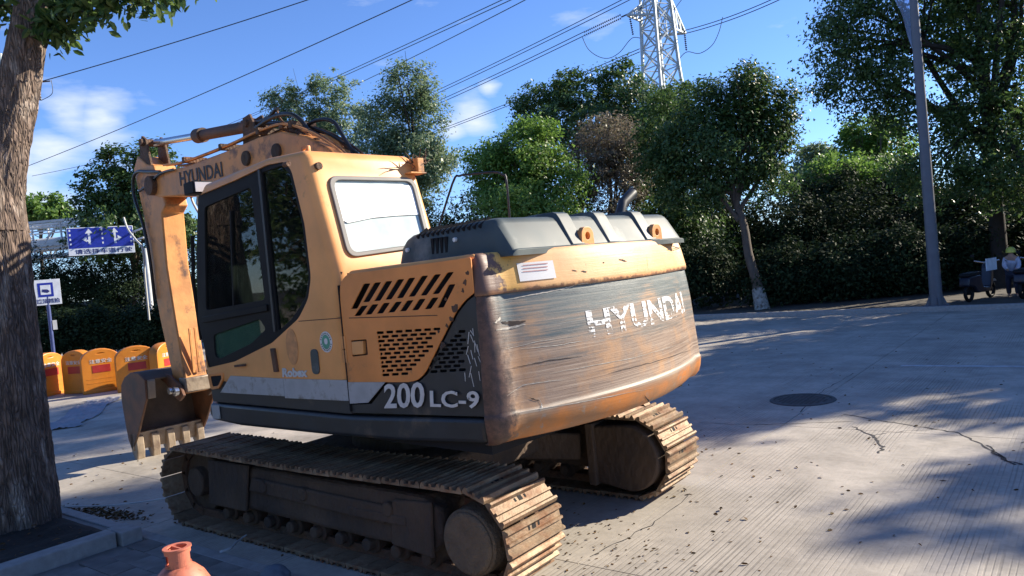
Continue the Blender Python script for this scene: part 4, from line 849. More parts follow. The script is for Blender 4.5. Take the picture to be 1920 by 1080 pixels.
# steel pipes along boom top
for k, dy in enumerate((-.16, -.10, .06, .10)):
    pts = [(4.5, dy, 3.93), (3.9, dy, 3.885), (2.8, dy, 3.90), (2.1, dy, 3.935), (1.62, dy, 3.92), (1.2, dy, 3.78), (.86, dy, 3.60), (.6, dy, 3.42), (.35, dy, 3.15)]
    MB().tube(smooth_path(pts, 4), .014, n=8).build('boom_pipe', (M['rust'], M['hose'], M['rust'], M['yellow_worn'])[k], BOOM)
for x, z in ((3.9, 3.9), (2.95, 3.9), (2.1, 3.93), (1.45, 3.88)): MB().box(x-.03, x+.03, -.19, .125, z-.035, z+.04).build('pipe_clamp', M['rust'], BOOM, bevel=.006)
# hoses that arch over the boom and bundle down behind the cab roof
def hose(pts, r=.019, m_=None, name='hose'): return MB().tube(smooth_path(pts, 6), r, n=10).build(name, m_ or M['hose'], EX, up=True)
def hp3(lst): return [Vector(plane(px, py, 1, y)) for px, py, y in lst]
hose(hp3([(468, 231, 0), (486, 228, 0), (505, 219, 0), (517, 205, 0), (521, 204, 0)]), .021)
hose(hp3([(519, 203, 0), (522, 216, 0), (530, 228, 0), (548, 240, 0), (565, 252, 0)]), .012, M['rust'])
hose(hp3([(480, 240, .05), (500, 226, .05), (522, 216, .05), (548, 215, .05), (570, 232, .02), (585, 262, 0), (594, 286, 0)]), .023)
hose(hp3([(578, 234, -.1), (590, 227, -.1), (610, 224, -.1), (627, 230, -.1), (640, 250, -.1), (655, 275, -.1), (664, 290, -.1)]), .021)
hose(hp3([(470, 236, -.05), (500, 232, -.05), (540, 238, -.05), (570, 250, -.05), (600, 262, -.05), (630, 280, -.05)]), .020)
hose(hp3([(500, 229, -.1), (540, 232, -.15), (580, 240, -.15), (615, 258, -.15), (640, 282, -.15)]), .020)
for k in range(7):
    x0 = 575+k*11; hose(hp3([(x0-30, 244+k*2, .05-.03*k), (x0-10, 250+k*2, .05-.03*k), (x0+6, 266+k, .05-.03*k), (x0+14, 290, .05-.03*k), (x0+14, 305, .05-.03*k)]), .022, M['yellow_worn'] if k % 3 else M['rust'])
random.seed(11)
for k in range(10):
    q = plane(530+k*7+random.uniform(-4, 4), 238+k*3+random.uniform(-5, 3), 1, random.uniform(-.15, .1)); MB().box(q[0]-.035, q[0]+.035, q[1]-.03, q[1]+.03, q[2]-.025, q[2]+.025).build('hose_fitting', M['rust'], EX, up=True, bevel=.008)
# hoses down the outer side of the arm
hose(hp3([(300, 322, .16), (275, 322, .16), (258, 322, .16), (250, 335, .16), (252, 370, .16), (268, 420, .16), (280, 480, .16), (290, 560, .15)]), .022)
hose(hp3([(325, 318, .16), (300, 326, .16), (280, 345, .16), (262, 358, .16)]), .018)
hose(hp3([(232, 408, .1), (240, 430, .1), (255, 450, .1), (268, 468, .1), (272, 520, .1), (280, 600, .1)]), .014, M['palegrey'])
hose(hp3([(357, 365, -.2), (362, 380, -.2), (370, 395, -.2), (380, 412, -.2)]), .016, M['palegrey'])
# bucket cylinder on the outside of the arm
MB().cyl((5.35, -.03, 3.55), (5.20, -.03, 2.2), .07, n=18).cyl((5.20, -.03, 2.2), (5.06, -.03, 1.35), .04, n=14).build('bucket_cylinder', M['bucket_out'], EX, up=True)
# --- bucket
BK = None
byl, byr = .50, -.50
side_pts = [S(271, 713, byl), S(258, 700, byl), S(244, 699, byl), S(233, 708, byl), S(227, 722, byl), S(227, 745, byl), S(230, 765, byl), S(236, 800, byl), S(241, 825, byl), S(248, 845, byl), S(258, 815, byl), S(274, 749, byl)]
shell_o = side_pts[0:10]
def thick(y0, y1): return MB().prism(side_pts, y0, y1)
BK = thick(byl-.03, byl).build('bucket', M['bucket_out'], EX, up=True, bevel=.006)
thick(byr, byr+.03).build('side_plate', M['bucket_out'], BK, bevel=.006)
mb = MB(); so_ = shell_o; sn_ = []
cx_, cz_ = 5.15, .75
si_ = [(x+(cx_-x)*.07, z+(cz_-z)*.06) for x, z in so_]
A = [mb.bm.verts.new((x, byl-.03, z)) for x, z in so_]; B = [mb.bm.verts.new((x, byr+.03, z)) for x, z in so_]; A2 = [mb.bm.verts.new((x, byl-.03, z)) for x, z in si_]; B2 = [mb.bm.verts.new((x, byr+.03, z)) for x, z in si_]
for k in range(len(so_)-1): mb.bm.faces.new((A[k], A[k+1], B[k+1], B[k])); mb.bm.faces.new((A2[k+1], A2[k], B2[k], B2[k+1]))
mb.bm.faces.new((A[0], B[0], B2[0], A2[0])); mb.bm.faces.new((A[-1], B[-1], B2[-1], A2[-1]))
mb.build('bucket_shell', M['bucket_shaded'], BK, smooth=60)
# ear and lit lug, top box
x0_, z0_ = S(271, 713, byl); x1_, z1_ = S(274, 749, byl)
MB().prism([(x0_, z0_), (x0_-.02, z0_-.02), (x1_, z1_), (x1_+.04, z1_)], byl-.13, byl-.031).build('side_lip', M['bucket_in'], BK, bevel=.004)
MB().prism([(5.35, 1.17), (4.80, 1.15), (4.50, 1.02), (4.42, .88), (4.55, .80), (4.75, .88), (4.9, 1.02)], -.24, -.20).prism([(5.35, 1.17), (4.80, 1.15), (4.50, 1.02), (4.42, .88), (4.55, .80), (4.75, .88), (4.9, 1.02)], .16, .20).build('hinge_ear', M['bucket_out'], BK, bevel=.006)
for y in (.22, ): MB().cyl((4.52, y, .94), (4.52, y+.05, .94), .06, n=18).cyl((4.58, y+.055, .955), (4.58, y+.09, .955), .045, n=18).build('bucket_pin', M['steel'], BK)
MB().box(4.95, 5.35, byr+.03, byl-.03, 1.13, 1.17).build('top_plate', M['bucket_out'], BK, bevel=.005)
# cutting lip and teeth
lx, lz = side_pts[9]; 
LIP = MB().prism([(lx+.03, lz+.24), (lx+.0, lz+.0), (lx-.05, lz-.0), (lx-.09, lz+.24)], byr, byl).build('cutting_lip', M['bucket_in'], BK, bevel=.006)
for k in range(5):
    y = byl-.07-k*(byl-byr-.14)/4
    MB().prism([(lx+.05, lz+.20), (lx+.06, lz-.02), (lx-.06, lz-.19), (lx-.09, lz-.19), (lx-.13, lz-.02), (lx-.12, lz+.20)], y-.055, y+.055).build('tooth', M['bucket_in'], BK, bevel=.014)
print('bucket lip', lx, lz)

exec_foliage = True
# ------------------------------------------------------------------ trees
def leaf_quads(P, size, rng, up=.35, asp=.5):
    n = len(P); o_ = P-(P.mean(0)-np.array([0, 0, .4])); o_ /= np.linalg.norm(o_, axis=1)[:, None]+1e-6
    nn = rng.normal(size=(n, 3))*.75+np.array([0, 0, up*1.5])+o_*1.0; d = np.cross(nn, rng.normal(size=(n, 3))); d /= np.linalg.norm(d, axis=1)[:, None]+1e-9; u = np.cross(d, nn); u /= np.linalg.norm(u, axis=1)[:, None]+1e-9
    s = (size*rng.uniform(.6, 1.3, n))[:, None]
    a = P-d*s*.5; b_ = P+u*s*asp*.5+d*s*.05; c = P+d*s*.5; e = P-u*s*asp*.5+d*s*.05
    return np.stack([a, b_, c, e], 1).reshape(-1, 3)
def crown_points(blobs, n, rng, clump=.28, per=26, shellness=.75):
    """points in clumps: twigs scattered through every lobe, denser towards its outside"""
    vol = np.array([b[3]*b[4]*b[5] for b in blobs])**.72; vol /= vol.sum(); out = []
    for b, v in zip(blobs, vol):
        k = max(3, int(n*v/per)); d = rng.normal(size=(k, 3)); d /= np.linalg.norm(d, axis=1)[:, None]
        r = rng.uniform(0, 1, k)**(1/3.); r = np.where(rng.uniform(size=k) < shellness, .72+.34*rng.uniform(size=k), r)
        r *= 1+.22*np.sin(d[:, 0]*5.1+b[0])*np.cos(d[:, 2]*6.3+b[1])+.12*np.sin(d[:, 1]*11+b[2])
        c = np.array(b[:3])+d*r[:, None]*np.array(b[3:6])
        cs = clump*rng.uniform(.6, 1.5, k)
        p = c[:, None, :]+rng.normal(size=(k, per, 3))*cs[:, None, None]*np.array([.6, .6, .42]); out.append(p.reshape(-1, 3))
    return np.concatenate(out)
def limbs(base, top, blobs, r0, rng, m_, parent, nb=9, paint=False):
    mb = MB(); base = Vector(base); top = Vector(top); mid = [base]
    for k in range(1, 6):
        t = k/5; p = base.lerp(top, t)+Vector((rng.normal()*.06, rng.normal()*.06, 0))*(1 if k < 5 else 0); mid.append(p)
    R_ = [r0*1.35]+[r0*(1-.45*k/5) for k in range(1, 6)]; mb.tube(smooth_path(mid, 3), [np.interp(i/15, np.linspace(0, 1, 6), R_) for i in range(16)], n=12)
    for k in range(nb):
        b = blobs[k % len(blobs)]; tgt = Vector(b[:3])+Vector(rng.normal(size=3)*np.array(b[3:6])*.45); st = base.lerp(top, rng.uniform(.55, 1)); md = st.lerp(tgt, .5)+Vector((rng.normal()*.2, rng.normal()*.2, rng.uniform(0, .4)))
        mb.tube(smooth_path([st, md, tgt], 4), [r0*.45*(1-.85*i/8)+.008 for i in range(9)], n=6)
        for q in range(2):
            t2 = Vector(b[:3])+Vector(rng.normal(size=3)*np.array(b[3:6])*.6); mb.tube([md, md.lerp(t2, .6)+Vector((0, 0, .1)), t2], [r0*.2, r0*.1, .008], n=5)
    if paint: MB().tube([mid[0], mid[0].lerp(mid[1], .35), mid[0].lerp(mid[1], .75)], [r0*1.40, r0*1.26, r0*1.14], n=14).build('whitewash', M['whitewash'], parent)
    return mb.build('trunk', m_, parent)
def tree(label, base, blobs, n, size, lm, r0=.14, top=None, tm=None, group=None, cat='tree', name='tree', seed=1, clump=.28, per=26, paint=False, nb=9, shell_=.75, asp=.5):
    rng = np.random.default_rng(seed); base = Vector(base); root = empty(name, base); tag(root, label, cat, group)
    rel = [(b[0]-base.x, b[1]-base.y, b[2]-base.z, b[3], b[4], b[5]) for b in blobs]
    core = list(rel)
    for b in core:     # smaller lobes break the outline
        for _ in range(4):
            d = rng.normal(size=3); d[2] = abs(d[2])*.8-.1; d /= np.linalg.norm(d); f = rng.uniform(.22, .42); rel.append((b[0]+d[0]*b[3]*.95, b[1]+d[1]*b[4]*.95, b[2]+d[2]*b[5]*.95, b[3]*f, b[4]*f, b[5]*f*rng.uniform(.8, 1.5)))
    P = crown_points(rel, n, rng, clump, per, shell_); P = P[P[:, 2] > .05]
    me_ = quads('crown', leaf_quads(P, size, rng, asp=asp), lm); finish('crown', me_, lm, root, smooth=0)
    if top is None:
        b = max(core, key=lambda q: q[3]*q[4]*q[5]); top_ = (b[0]*.8, b[1]*.8, b[2])
    else: top_ = tuple(Vector(top)-base)
    limbs((0, 0, -.05), top_, rel, r0, rng, tm or M['trunk'], root, nb, paint)
    return root
def pxb(px, py, D, rpx, rpy=None, depth=None):
    """a lobe of foliage seen at px,py in the photo, D metres off"""
    c = at(px, py, D); k = D/FPX; rpy = rpy or rpx; rd = (depth if depth is not None else rpx*k*.9); r = rpx*k
    return (c.x, c.y, c.z, (r+rd)/2, (r+rd)/2, rpy*k)
def base_at(px, D, z=.12):
    p = at(px, 560, D); return (p.x, p.y, z)
T = []
# bright round tree behind the hood
tree('bright green round bushy tree behind the excavator hood', base_at(985, 27.5), [pxb(985, 300, 27.5, 70, 60), pxb(940, 345, 27.5, 60, 60), pxb(1040, 350, 27.5, 60, 70), pxb(990, 400, 27, 90, 70), pxb(910, 310, 28, 36, 40), pxb(1000, 250, 27.5, 40, 30)], 40000, .14, G2, .12, seed=11)
tree('tall olive green tree with a visible forked stem behind the cab roof', base_at(790, 34), [pxb(765, 170, 34, 48, 45), pxb(720, 235, 34, 46, 55), pxb(800, 225, 34, 40, 55), pxb(770, 300, 34, 70, 55), pxb(700, 300, 34, 50, 50), pxb(820, 310, 33, 30, 45), pxb(745, 365, 34, 75, 50)], 36000, .15, G3, .14, seed=12, top=at(775, 250, 34), tm=M['trunkdark'])
tree('pale grey green tree far off behind the boom hoses', base_at(600, 50), [pxb(535, 190, 50, 38, 32), pxb(620, 175, 50, 42, 40), pxb(570, 235, 50, 60, 45), pxb(640, 235, 50, 50, 55), pxb(585, 300, 50, 80, 50)], 26000, .21, G3, .15, seed=13)
tree('dark green dense tree between the pylon and the bright bush', base_at(1100, 40), [pxb(1010, 195, 40, 50, 32), pxb(1090, 175, 40, 55, 40), pxb(1165, 165, 40, 52, 38), pxb(1200, 200, 38, 50, 50), pxb(1080, 240, 40, 110, 60), pxb(1190, 270, 38, 60, 60)], 32000, .20, G1, .16, seed=14)
tree('brownish grey thin leaved bush tree in front of the dark row', base_at(1150, 29), [pxb(1145, 265, 29, 62, 48), pxb(1110, 310, 29, 48, 55), pxb(1185, 310, 29, 46, 60), pxb(1150, 365, 29, 66, 55)], 24000, .13, G4, .09, seed=15, clump=.22, asp=.35)
H = gr(1430, 580, .12)
tree('dark broad leaved tree with a leaning trunk whitewashed at its foot', (H.x, H.y, .12), [pxb(1390, 190, 25, 60, 60), pxb(1330, 220, 25, 60, 62), pxb(1440, 240, 25, 48, 65), pxb(1290, 280, 25, 60, 60), pxb(1370, 290, 25, 85, 60), pxb(1460, 260, 25, 34, 50), pxb(1250, 330, 25.5, 45, 50), pxb(1400, 160, 25, 30, 30), pxb(1250, 230, 27, 45, 60), pxb(1232, 290, 26, 45, 60), pxb(1300, 365, 25, 60, 36), pxb(1430, 340, 25, 60, 36), pxb(1470, 200, 25, 26, 34)], 52000, .135, G1, .17, seed=16, top=at(1362, 325, 25), tm=M['trunk'], paint=True, clump=.26, shell_=.6)
tree('light green leafy tree between the dark tree and the lamp post', base_at(1250, 33), [pxb(1270, 190, 33, 36, 36), pxb(1235, 240, 33, 40, 40), pxb(1225, 320, 31, 60, 60), pxb(1250, 420, 29, 80, 60)], 18000, .17, G1, .1, seed=17)
tree('sunlit green tree beyond the lamp post on the right', base_at(1640, 36), [pxb(1625, 250, 36, 46, 28), pxb(1600, 290, 36, 50, 36), pxb(1670, 280, 36, 50, 45), pxb(1640, 340, 34, 80, 50), pxb(1560, 360, 33, 60, 60)], 26000, .18, G2, .14, seed=18)
tree('small pale tree in the gap left of the lamp post', base_at(1530, 40), [pxb(1525, 300, 40, 36, 32), pxb(1500, 350, 40, 50, 50), pxb(1550, 350, 40, 40, 45)], 9000, .24, G3, .1, seed=19)
# the tall tree at the right edge
JB = [pxb(1560, 95, 23, 50, 55), pxb(1620, 60, 23, 70, 60), pxb(1660, 150, 23, 60, 60), pxb(1600, 160, 23, 60, 55), pxb(1590, 20, 23, 50, 50), pxb(1700, 220, 23, 60, 40), pxb(1780, 60, 24, 80, 80), pxb(1860, 120, 23, 90, 90), pxb(1850, 240, 23, 100, 80), pxb(1650, -60, 23, 90, 60), pxb(1780, -90, 23, 110, 80), pxb(1900, -60, 23, 100, 100), pxb(1800, -200, 23, 120, 70), pxb(1900, 330, 22, 90, 70), pxb(1750, 330, 23, 70, 60), (-3.8, -20.6, 12.3, 2.4, 1.6, 1.3), (-1, -20.6, 11.6, 2.2, 1.6, 1.4)]
tree('very tall spreading dark tree above the lamp post at the right', base_at(1880, 23.5), JB, 115000, .13, G1, .26, top=at(1845, 110, 23.5), tm=M['trunkdark'], seed=20, clump=.30, nb=16, per=30, shell_=.45)
# off to the right: the same row goes on and dapples the road
k_ = 0
for (x, y, h, w_, n_) in ((-8.5, -20.5, 10.2, 2.3, 15000), (-11.3, -21, 15.4, 1.25, 15000), (-12.9, -20.4, 9.0, 2.0, 12000), (-16.4, -20.2, 11.7, 1.5, 9000), (-20, -21, 10.5, 1.6, 8000), (-24, -21, 12.5, 3.2, 9000), (-31, -20, 12, 3, 8000), (-9.4, -24.8, 9.5, 2.6, 9000)):
    lab = ['spreading roadside tree first to the right of the frame', 'tall slim roadside tree second to the right of the frame', 'low round roadside tree third to the right of the frame', 'roadside tree fourth to the right of the frame with a small crown', 'roadside tree fifth to the right of the frame', 'broad roadside tree sixth to the right of the frame', 'broad roadside tree farthest to the right of the frame', 'tree standing behind the first one right of the frame'][k_]
    if w_ < 1.5: bl = [(x, y, z, w_*.8, w_, 1.5) for z in (6, 8, 10, 12, 14.0)]
    else: bl = [(x, y, h-2, w_*.75, w_*.8, 1.9), (x-w_*.5, y, h-3.5, w_*.7, w_*.8, 1.8), (x+w_*.5, y+.5, h-3.8, w_*.7, w_*.8, 1.7), (x, y-.5, h-5.2, w_, w_, 1.5)]
    tree(lab, (x, y, .12), bl, int(n_*1.7), .30, G1, .2, seed=30+k_, clump=.38); k_ += 1
for i_, (x, h) in enumerate(((-7.2, 3.2), (-11.5, 3.8), (-16, 3.4), (-21, 3.6), (-27, 3.5))):
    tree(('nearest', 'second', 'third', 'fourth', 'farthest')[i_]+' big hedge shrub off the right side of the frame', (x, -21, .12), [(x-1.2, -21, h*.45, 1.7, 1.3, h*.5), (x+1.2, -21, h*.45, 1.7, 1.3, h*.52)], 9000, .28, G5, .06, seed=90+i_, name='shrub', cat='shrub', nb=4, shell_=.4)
# trees and hedge on the camera's own side of the road: the cab glass mirrors them
k_ = 0
for (x, y, h, w_) in ((-12, 15.5, 8, 3.2), (-6.5, 16.5, 7, 3.0), (-.5, 15.5, 7.5, 3.0), (5, 16.5, 7.0, 3.2), (11, 16, 8.5, 3.4), (18, 16, 8, 3.4), (26, 16, 9, 4)):
    tree('roadside tree %s behind the camera side pavement' % ('farthest back', 'just behind the camera', 'opposite the cab', 'opposite the boom', 'beyond the big trunk', 'second beyond the big trunk', 'third beyond the big trunk')[k_], (x, y, .03), [(x, y, h-2, w_*.7, w_*.7, 1.8), (x-w_*.4, y, h-4, w_*.8, w_*.7, 1.8), (x+w_*.4, y, h-4.2, w_*.8, w_*.7, 1.8), (x, y+.5, 1.8, w_, 1.6, 1.9)], 7000, .34, G1, .2, seed=60+k_, clump=.4); k_ += 1
# left side
tree('leafy green tree behind the blue lane sign', base_at(240, 42), [pxb(235, 310, 42, 45, 40), pxb(300, 310, 42, 40, 40), pxb(205, 355, 42, 50, 45), pxb(270, 370, 42, 75, 50), pxb(180, 400, 42, 45, 35), pxb(260, 440, 42, 110, 60)], 24000, .24, G1, .15, seed=21)
tree('low pale green tree far off by the pipe bridge', base_at(80, 70), [pxb(75, 395, 70, 45, 28), pxb(110, 405, 70, 30, 22), pxb(40, 400, 70, 30, 25)], 9000, .34, G2, .2, seed=22)
# dark shrubs filling the space under the trees
def shrub(label, px, py, D, rx, ry, n, lm, seed, size=.14):
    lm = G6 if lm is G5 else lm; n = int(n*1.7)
    b = [pxb(px-rx*.45, py+ry*.1, D, rx*.6, ry*.8), pxb(px+rx*.45, py+ry*.15, D, rx*.6, ry*.75), pxb(px, py-ry*.15, D, rx*.6, ry*.85)]
    return tree(label, base_at(px, D), b, n, size, lm, .05, seed=seed, name='shrub', cat='shrub', tm=M['trunkdark'], nb=5, shell_=.55)
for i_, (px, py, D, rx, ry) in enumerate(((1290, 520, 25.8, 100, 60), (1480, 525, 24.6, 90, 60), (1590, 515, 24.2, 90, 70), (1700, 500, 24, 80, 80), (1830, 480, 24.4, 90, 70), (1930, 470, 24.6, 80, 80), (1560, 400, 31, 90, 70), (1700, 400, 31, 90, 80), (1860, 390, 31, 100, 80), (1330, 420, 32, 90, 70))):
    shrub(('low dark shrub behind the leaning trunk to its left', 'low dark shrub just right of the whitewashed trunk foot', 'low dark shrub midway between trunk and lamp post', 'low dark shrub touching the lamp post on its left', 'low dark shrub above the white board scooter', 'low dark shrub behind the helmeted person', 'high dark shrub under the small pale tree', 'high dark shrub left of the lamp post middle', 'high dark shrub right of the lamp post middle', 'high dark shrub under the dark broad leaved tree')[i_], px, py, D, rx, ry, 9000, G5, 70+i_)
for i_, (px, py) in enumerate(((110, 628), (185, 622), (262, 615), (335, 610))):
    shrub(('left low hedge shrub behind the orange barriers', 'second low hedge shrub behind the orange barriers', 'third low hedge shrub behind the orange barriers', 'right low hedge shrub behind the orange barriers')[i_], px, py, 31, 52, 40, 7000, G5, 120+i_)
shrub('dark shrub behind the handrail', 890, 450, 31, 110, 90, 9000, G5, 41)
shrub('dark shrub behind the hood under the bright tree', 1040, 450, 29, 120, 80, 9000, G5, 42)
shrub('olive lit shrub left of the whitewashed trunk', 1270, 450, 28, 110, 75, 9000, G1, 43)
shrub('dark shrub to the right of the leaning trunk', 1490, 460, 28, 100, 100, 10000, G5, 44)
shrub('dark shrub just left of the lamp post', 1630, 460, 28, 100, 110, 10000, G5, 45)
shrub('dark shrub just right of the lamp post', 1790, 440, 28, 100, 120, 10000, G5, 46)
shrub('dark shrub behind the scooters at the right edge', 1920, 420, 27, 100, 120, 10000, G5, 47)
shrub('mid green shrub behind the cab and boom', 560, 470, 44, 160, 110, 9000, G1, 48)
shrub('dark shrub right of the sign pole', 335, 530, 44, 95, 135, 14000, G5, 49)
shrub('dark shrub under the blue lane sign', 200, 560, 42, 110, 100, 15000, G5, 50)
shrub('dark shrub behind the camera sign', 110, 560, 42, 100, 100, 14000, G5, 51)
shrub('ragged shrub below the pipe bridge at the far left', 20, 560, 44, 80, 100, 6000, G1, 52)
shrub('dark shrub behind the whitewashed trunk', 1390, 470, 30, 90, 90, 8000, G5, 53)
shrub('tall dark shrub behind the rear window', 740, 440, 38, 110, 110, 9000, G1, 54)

# ------------------------------------------------------------------ big trunk at the left
def bark_tube(pts, radii, nseg=110, rings=260, amp=.022, seed=0):
    P = smooth_path(pts, 12); P = [Vector(p) for p in P]; cum = [0]
    for a, b_ in zip(P, P[1:]): cum.append(cum[-1]+(b_-a).length)
    tt = np.linspace(0, cum[-1], rings); V = []
    arr = np.array([p[:] for p in P]); cc = np.stack([np.interp(tt, cum, arr[:, i]) for i in range(3)], 1); rr = np.interp(tt/cum[-1], np.linspace(0, 1, len(radii)), radii)
    u = Vector((1, 0, 0))
    for i in range(rings):
        d = Vector(cc[min(i+1, rings-1)]-cc[max(i-1, 0)]).normalized(); u = (u-d*u.dot(d)).normalized(); v = d.cross(u)
        for k in range(nseg):
            t = 2*math.pi*k/nseg; dr = u*math.cos(t)+v*math.sin(t); q = Vector((math.cos(t)*rr[i]*19, math.sin(t)*rr[i]*19, tt[i]*2.3+seed))
            f = noise.noise(q); f2 = noise.noise(q*2.3+Vector((5, 5, 5))); ridge = 1-abs(f)*2.2; lump = noise.noise(Vector((math.cos(t)*1.3, math.sin(t)*1.3, tt[i]*.9+seed)))
            V.append(Vector(cc[i])+dr*(rr[i]+amp*(ridge*.8+f2*.45-.4)+rr[i]*.07*lump))
    F = [(i*nseg+k, i*nseg+(k+1) % nseg, (i+1)*nseg+(k+1) % nseg, (i+1)*nseg+k) for i in range(rings-1) for k in range(nseg)]
    me_ = bpy.data.meshes.new('trunk'); me_.from_pydata([tuple(v) for v in V], [], F); return me_
TB = gr(10, 1000); TD = float(np.dot(np.array(TB)-CAM, FW)); print('TD', TD); tb = empty('big_tree', (TB.x, TB.y, 0)); tag(tb, 'thick forked tree trunk with rough bark at the left edge beside the excavator', 'tree')
def tl(px, py, D=TD): return at(px, py, D)-Vector((TB.x, TB.y, 0))
b0 = Vector((0, 0, -.02))
me_ = bark_tube([b0, tl(14, 900), tl(2, 700), tl(-8, 500), tl(-18, 330), tl(-28, 230)], [.49, .415, .375, .345, .315, .295, .26, .22], seed=1, amp=.026, nseg=150, rings=320); finish('trunk', me_, M['bark'], tb, smooth=180)
me_ = bark_tube([tl(-8, 480), tl(0, 380), tl(11, 280), tl(29, 190), tl(47, 95), tl(63, 0), tl(76, -120), tl(95, -300)], [.19, .20, .195, .175, .155, .14, .13, .12], nseg=110, seed=7, rings=240, amp=.020); finish('fork', me_, M['bark'], tb, smooth=180)
me_ = bark_tube([tl(-16, 440), tl(-30, 340), tl(-52, 240), tl(-92, 120), tl(-130, 0), tl(-170, -200)], [.32, .30, .26, .22, .2, .16], nseg=80, seed=12, rings=160); finish('fork', me_, M['bark'], tb, smooth=180)
# leafy twigs hanging from its crown (broad leaves with a midrib fold)
def broad_leaves(P, D_, size, rng):
    out = []
    n = len(P); nn = rng.normal(size=(n, 3))+np.array([0, 0, .8]); d = D_/np.linalg.norm(D_, axis=1)[:, None]; u = np.cross(d, nn); u /= np.linalg.norm(u, axis=1)[:, None]; w_ = np.cross(u, d)
    s = (size*rng.uniform(.7, 1.25, n))[:, None]
    for sg in (1, -1):
        a = P; b_ = P+d*s*.3+u*s*.22*sg+w_*s*.05; c = P+d*s*.68+u*s*.20*sg+w_*s*.04; e = P+d*s; out.append(np.stack([a, b_, c, e], 1))
    return np.concatenate(out, 1).reshape(-1, 3)
rng = np.random.default_rng(5); tw = MB(); LP = []; LD = []
def twig(a, b_, nl, spread, droop=.5):
    a = Vector(a); b_ = Vector(b_); md = a.lerp(b_, .5)+Vector((0, 0, .08)); pth = smooth_path([a, md, b_], 6); tw.tube(pth, [.014*(1-i/13)+.003 for i in range(len(pth))], n=5)
    for _ in range(nl):
        t = rng.uniform(.15, 1.0)**.7; p = pth[min(int(t*(len(pth)-1)), len(pth)-1)]; d = np.array(rng.normal(size=3))*.8+np.array([0, 0, -droop]); LP.append(np.array(p)+rng.normal(size=3)*spread); LD.append(d)
tb_leaf = [((85, 60), (150, -20), 90, .10), ((88, 30), (210, 0), 120, .10), ((84, 70), (118, 60), 60, .08), ((84, 90), (130, 25), 60, .09), ((150, -10), (250, -5), 90, .10), ((200, -20), (290, 10), 80, .08), ((100, 20), (180, 40), 60, .08), ((230, -30), (345, -8), 70, .07), ((300, -25), (385, -6), 26, .05), ((90, 50), (110, 62), 40, .07),
           ((20, 10), (-10, 40), 50, .1), ((10, -10), (20, 30), 40, .08), ((150, -60), (300, -60), 90, .2), ((60, -100), (160, -90), 120, .25), ((90, 10), (240, -30), 80, .1)]
for (a, b_, nl, sp) in tb_leaf: twig(tl(*a, TD-.1), tl(*b_, TD-random.uniform(-.3, .4)), int(nl*1.5), sp)
tw.build('twigs', M['trunkdark'], tb)
me_ = quads('leaves', broad_leaves(np.array(LP), np.array(LD), .115, rng), G1); finish('leaves', me_, leaf_mat('leaf_near', [(.03, .07, .02), (.06, .12, .03), (.11, .18, .045), (.17, .24, .08)], .5), tb, smooth=0)
P = crown_points([(-.2, .4, 7.2, 2.2, 2.2, 1.4), (1.2, -.4, 8.2, 2.4, 2, 1.5), (-1.6, .5, 8.6, 2, 2, 1.4)], 9000, rng, .3); finish('crown', quads('crown', leaf_quads(P, .13, rng), G1), G1, tb, smooth=0)

# ------------------------------------------------------------------ lamp post with film pennant
LB = gr(1757, 582, .0); LB.z = .12
lpz = empty('lamp_post', LB); tag(lpz, 'tall tapered grey blue lamp post on the far kerb', 'lamp post')
MB().tube([(0, 0, 0), (0, 0, 3), (0, 0, 6), (0, 0, 10.5)], [.155, .135, .115, .08], n=24).build('pole', M['pole'], lpz)
MB().box(-.28, .28, -.28, .28, 0, .03).build('base_plate', M['pole'], lpz, bevel=.005)
for k in range(4):
    t = math.pi/2*k; MB().prism([(.14, .03), (.26, .03), (.15, .30)], -.008, .008).build('gusset', M['pole'], lpz).rotation_euler.z = t+.4
MB().tube([(0, 0, 10.4), (-.4, .9, 10.9), (-.8, 1.9, 11.1)], .045, n=10).build('lamp_arm', M['pole'], lpz)
MB().box(-.95, -.70, 1.7, 2.4, 11.03, 11.15).build('lamp_head', M['palegrey'], lpz, bevel=.03)
p0, p1, p2 = at(1665, -40, 20.4)-LB, at(1718, 112, 20.4)-LB, at(1716, -40, 20.4)-LB
pn = empty('film_pennant', tuple(LB)); tag(pn, 'torn clear plastic film hanging in a point from the lamp post top', 'plastic film')
b2 = bmesh.new(); n = 14; g_ = []
for j in range(n+1):
    row = []
    for i in range(7):
        a = p0.lerp(p1, j/n); c = p2.lerp(p1, j/n); q = a.lerp(c, i/6); q += Vector((1, 1, 0))*.05*math.sin(i*2.1+j*.7)*(1-j/n); row.append(b2.verts.new(q))
    g_.append(row)
for j in range(n):
    for i in range(6): b2.faces.new((g_[j][i], g_[j][i+1], g_[j+1][i+1], g_[j+1][i]))
me_ = bpy.data.meshes.new('film'); b2.to_mesh(me_); b2.free(); fo = finish('film', me_, M['film'], pn, smooth=180)
# ------------------------------------------------------------------ pylon
PD = 75.0
pc = at(1241, 150, PD); PB = Vector((pc.x, pc.y, 0)); PY = empty('pylon', (PB.x, PB.y, 0)); tag(PY, 'white lattice steel power pylon rising behind the trees', 'pylon')
wd = (at(1450, 0, PD)-at(1168, 30, PD)); linedir = Vector((math.cos(rad(20)), math.sin(rad(20)), 0))
axr = Vector(_rt[:]).normalized()  # arms reach about level across the view
pyr = math.atan2(axr.y, axr.x)+.5
def pv(x, y, z):
    c_, s_ = math.cos(pyr), math.sin(pyr); return Vector((x*c_-y*s_, x*s_+y*c_, z))
mb = MB(); H1 = 34.0
def half(z): return np.interp(z, [0, 19, 27, 34], [3.2, 1.28, 1.02, .7])
lv = [0, 5, 9, 12.5, 15.5, 18, 20.2, 22.2, 24.2, 26.2, 28.4, 31, 34]
cs = [(-1, -1), (1, -1), (1, 1), (-1, 1)]
